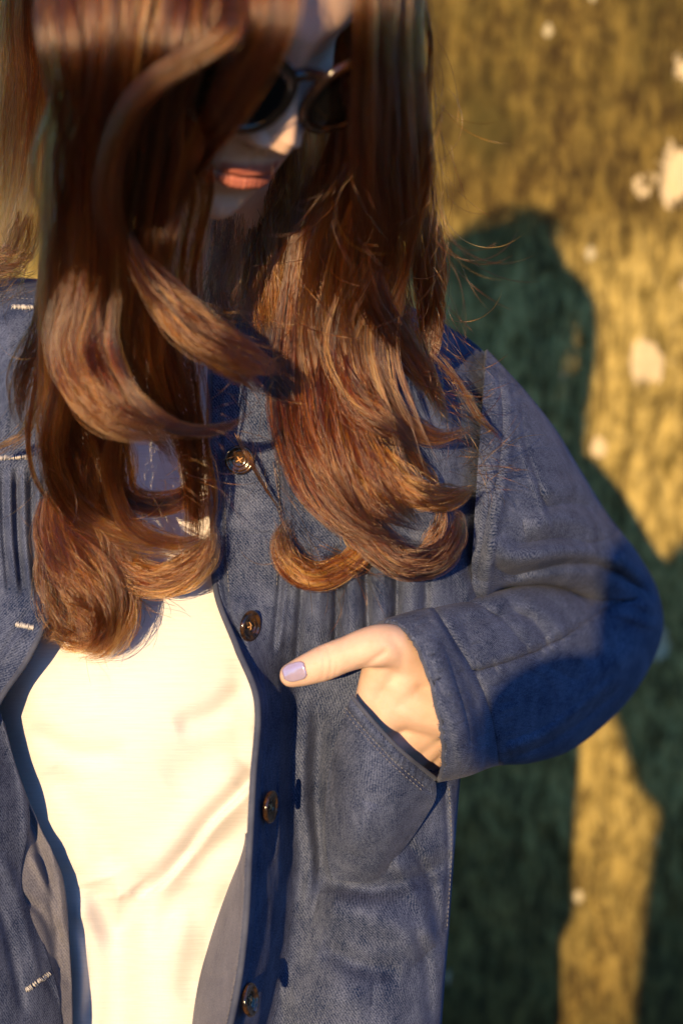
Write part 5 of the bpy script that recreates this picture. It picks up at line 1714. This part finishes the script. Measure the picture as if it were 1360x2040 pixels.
    ring = np.cos(a0)[:, None]
    lift_ = (0.002 + 0.003 * r.random(n))[:, None]
    xx = side[:, None] * ((rr[0] + lift_) * ring * np.sin(an) + 0.004)
    zz = c[2] + (rr[2] + lift_) * ring * np.cos(an)
    TONE.append(r.normal(0, 0.5, n))
    STR.append((h2c(np.stack([xx, yy + 0 * k, zz], -1)), 0.0))

    # ---- finish: keep strands outside the head and in front of the cloth
    X = np.concatenate([x for x, _ in STR]); lf = np.concatenate([np.full(len(x), l) for x, l in STR])
    hp = c2h(X.reshape(-1, 3))
    for (c, rr_), grow in ((CRAN, 0.0045), ((np.array([0, -0.026, -0.030]), np.array([0.064, 0.070, 0.080])), 0.003)):
        q = (hp - c) / (rr_ + grow)
        nn = np.linalg.norm(q, axis=1)
        ins = nn < 1
        hp[ins] = c + (q[ins] / nn[ins, None]) * (rr_ + grow)
    X = h2c(hp).reshape(X.shape)
    U, V = px(X)
    D = any_d(U, V)
    over = X[..., 1] > D - 0.002 - lf[:, None] * 0.3
    over &= (D < 2) & (X[..., 1] < D + 0.09)
    tgt = D - 0.002 - lf[:, None] * 0.3
    dn = np.where(over, tgt, X[..., 1])
    # ease the correction along each strand
    corr = dn - X[..., 1]
    for _ in range(2):
        c2 = corr.copy()
        c2[:, 1:] = np.minimum(c2[:, 1:], corr[:, :-1] * 0.6); c2[:, :-1] = np.minimum(c2[:, :-1], corr[:, 1:] * 0.6)
        corr = c2
    X = X * ((X[..., 1] + corr) / X[..., 1])[..., None]
    n, K, _ = X.shape
    cu = bpy.data.hair_curves.new('hair')
    cu.add_curves([K] * n)
    P = (w(X.reshape(-1, 3)) - PW).astype(np.float32)
    cu.attributes['position'].data.foreach_set('vector', P.ravel())
    ra = cu.attributes.get('radius') or cu.attributes.new('radius', 'FLOAT', 'POINT')
    r = np.random.default_rng(4)
    base = r.uniform(0.00007, 0.00015, n)[:, None]
    tp = np.clip((1 - np.linspace(0, 1, K)) * 6, 0.25, 1)[None]
    ra.data.foreach_set('value', (base * tp).astype(np.float32).ravel())
    ta = cu.attributes.new('tone', 'FLOAT', 'CURVE')
    ta.data.foreach_set('value', np.concatenate(TONE).astype(np.float32))
    cu.materials.append(M['hair'])
    o = bpy.data.objects.new('hair', cu)
    COL.objects.link(o)
    o.parent = person
    print('strands', n, 'points', n * K)
hair()

# ------------------------------------------------------------------ the photographer, out of frame behind the camera, whose shadow falls on the wall
def photographer():
    bx, by = 0.012, -0.36
    root = empty('person', (bx, by, 0.0), 'photographer in a dark coat standing out of frame, casting the shadow at the right edge', 'person')
    RW = np.array([bx, by, 0.0])
    ez = CAM_H
    def A(x, y, z): return np.array([x, y, z], float)
    hd = A(bx - 0.105, by + 0.02, ez + 0.045)
    def obj(name, ch, vox, mat, it=6):
        v, f = blob_mesh(ch, vox, it)
        return mesh_obj(name, v - RW, f, mat, root)
    ch = [([hd + (0, 0, 0.01), hd + (0, 0.0, -0.05)], [0.088, 0.070]), ([hd + (0, 0.05, -0.06), hd + (0, 0.06, -0.085)], [0.045, 0.03]),
          ([hd + (0, -0.02, -0.08), A(bx, by - 0.06, ez - 0.25)], [0.055, 0.06]), ([hd + (0, 0.095, -0.02), hd + (0, 0.10, -0.035)], [0.010, 0.013])]
    for sg in (-1, 1):
        sh, el, ha = A(bx + sg * 0.165, by - 0.03, ez - 0.16), A(bx + sg * 0.186, by + 0.10, ez - (0.050 if sg < 0 else 0.40)), A(bx + sg * 0.075, by + 0.19, ez - 0.09)
        ch += [([sh, el], [0.05, 0.04]), ([el, ha], [0.038, 0.026]), ([ha, ha + (-sg * 0.02, 0.02, 0.05)], [0.03, 0.022])]
        for k in range(4):
            b0 = ha + (-sg * 0.008, 0.018, -0.01 + 0.021 * k)
            ch.append(([b0, b0 + (-sg * 0.028, 0.022, 0.004), b0 + (-sg * 0.048, 0.004, 0.004)], [0.0095, 0.009, 0.008]))
        ch.append(([ha + (0, 0, -0.02), ha + (-sg * 0.03, -0.014, -0.028), ha + (-sg * 0.05, -0.010, -0.02)], [0.012, 0.011, 0.009]))
        hp, kn, an = A(bx + sg * 0.10, by - 0.12, 0.72), A(bx + sg * 0.13, by + 0.08, 0.42), A(bx + sg * 0.13, by - 0.10, 0.08)
        ch += [([hp, kn], [0.08, 0.056]), ([kn, an], [0.055, 0.036]), ([an, an + (sg * 0.02, 0.16, -0.04)], [0.036, 0.026])]
    ch += [([A(bx, by - 0.06, ez - 0.28), A(bx, by - 0.10, 0.80)], [0.12, 0.12])]
    obj('body', ch, 0.008, M['skin'], 4)
    c2 = [([A(bx - 0.125, by - 0.06, ez - 0.27), A(bx - 0.135, by - 0.10, 0.40)], [0.085, 0.13]), ([A(bx + 0.10, by - 0.06, ez - 0.27), A(bx + 0.11, by - 0.10, 0.40)], [0.085, 0.13]),
          ([A(bx, by - 0.06, ez - 0.30), A(bx, by - 0.10, 0.66)], [0.12, 0.13])]
    for sg in (-1, 1):
        sh, el, ha = A(bx + sg * 0.165, by - 0.03, ez - 0.16), A(bx + sg * 0.186, by + 0.10, ez - (0.050 if sg < 0 else 0.40)), A(bx + sg * 0.090, by + 0.165, ez - 0.12)
        c2 += [([sh, el], [0.066, 0.056]), ([el, ha], [0.054, 0.042])]
    obj('coat', c2, 0.010, M['coat'])
    c3 = []
    for sg in (-1, 1):
        hp, kn, an = A(bx + sg * 0.10, by - 0.12, 0.74), A(bx + sg * 0.13, by + 0.08, 0.42), A(bx + sg * 0.13, by - 0.10, 0.12)
        c3 += [([hp, kn, an], [0.10, 0.074, 0.062])]
    obj('trousers', c3, 0.010, M['trouser'])
    for sg in (-1, 1):
        an = A(bx + sg * 0.13, by - 0.11, 0.05)
        v, f = blob_mesh([([an, an + (sg * 0.02, 0.19, -0.012)], [0.048, 0.040])], 0.006, 4)
        v[:, 2] = np.maximum(v[:, 2], 0.002)
        mesh_obj('shoe', v - RW, f, M['shoe'], root)
    obj('hair', [([hd + (0, -0.015, 0.012), hd + (0, -0.03, -0.05), hd + (-0.02, -0.05, -0.16)], [0.094, 0.098, 0.085])], 0.006, M['scalp'])
photographer()
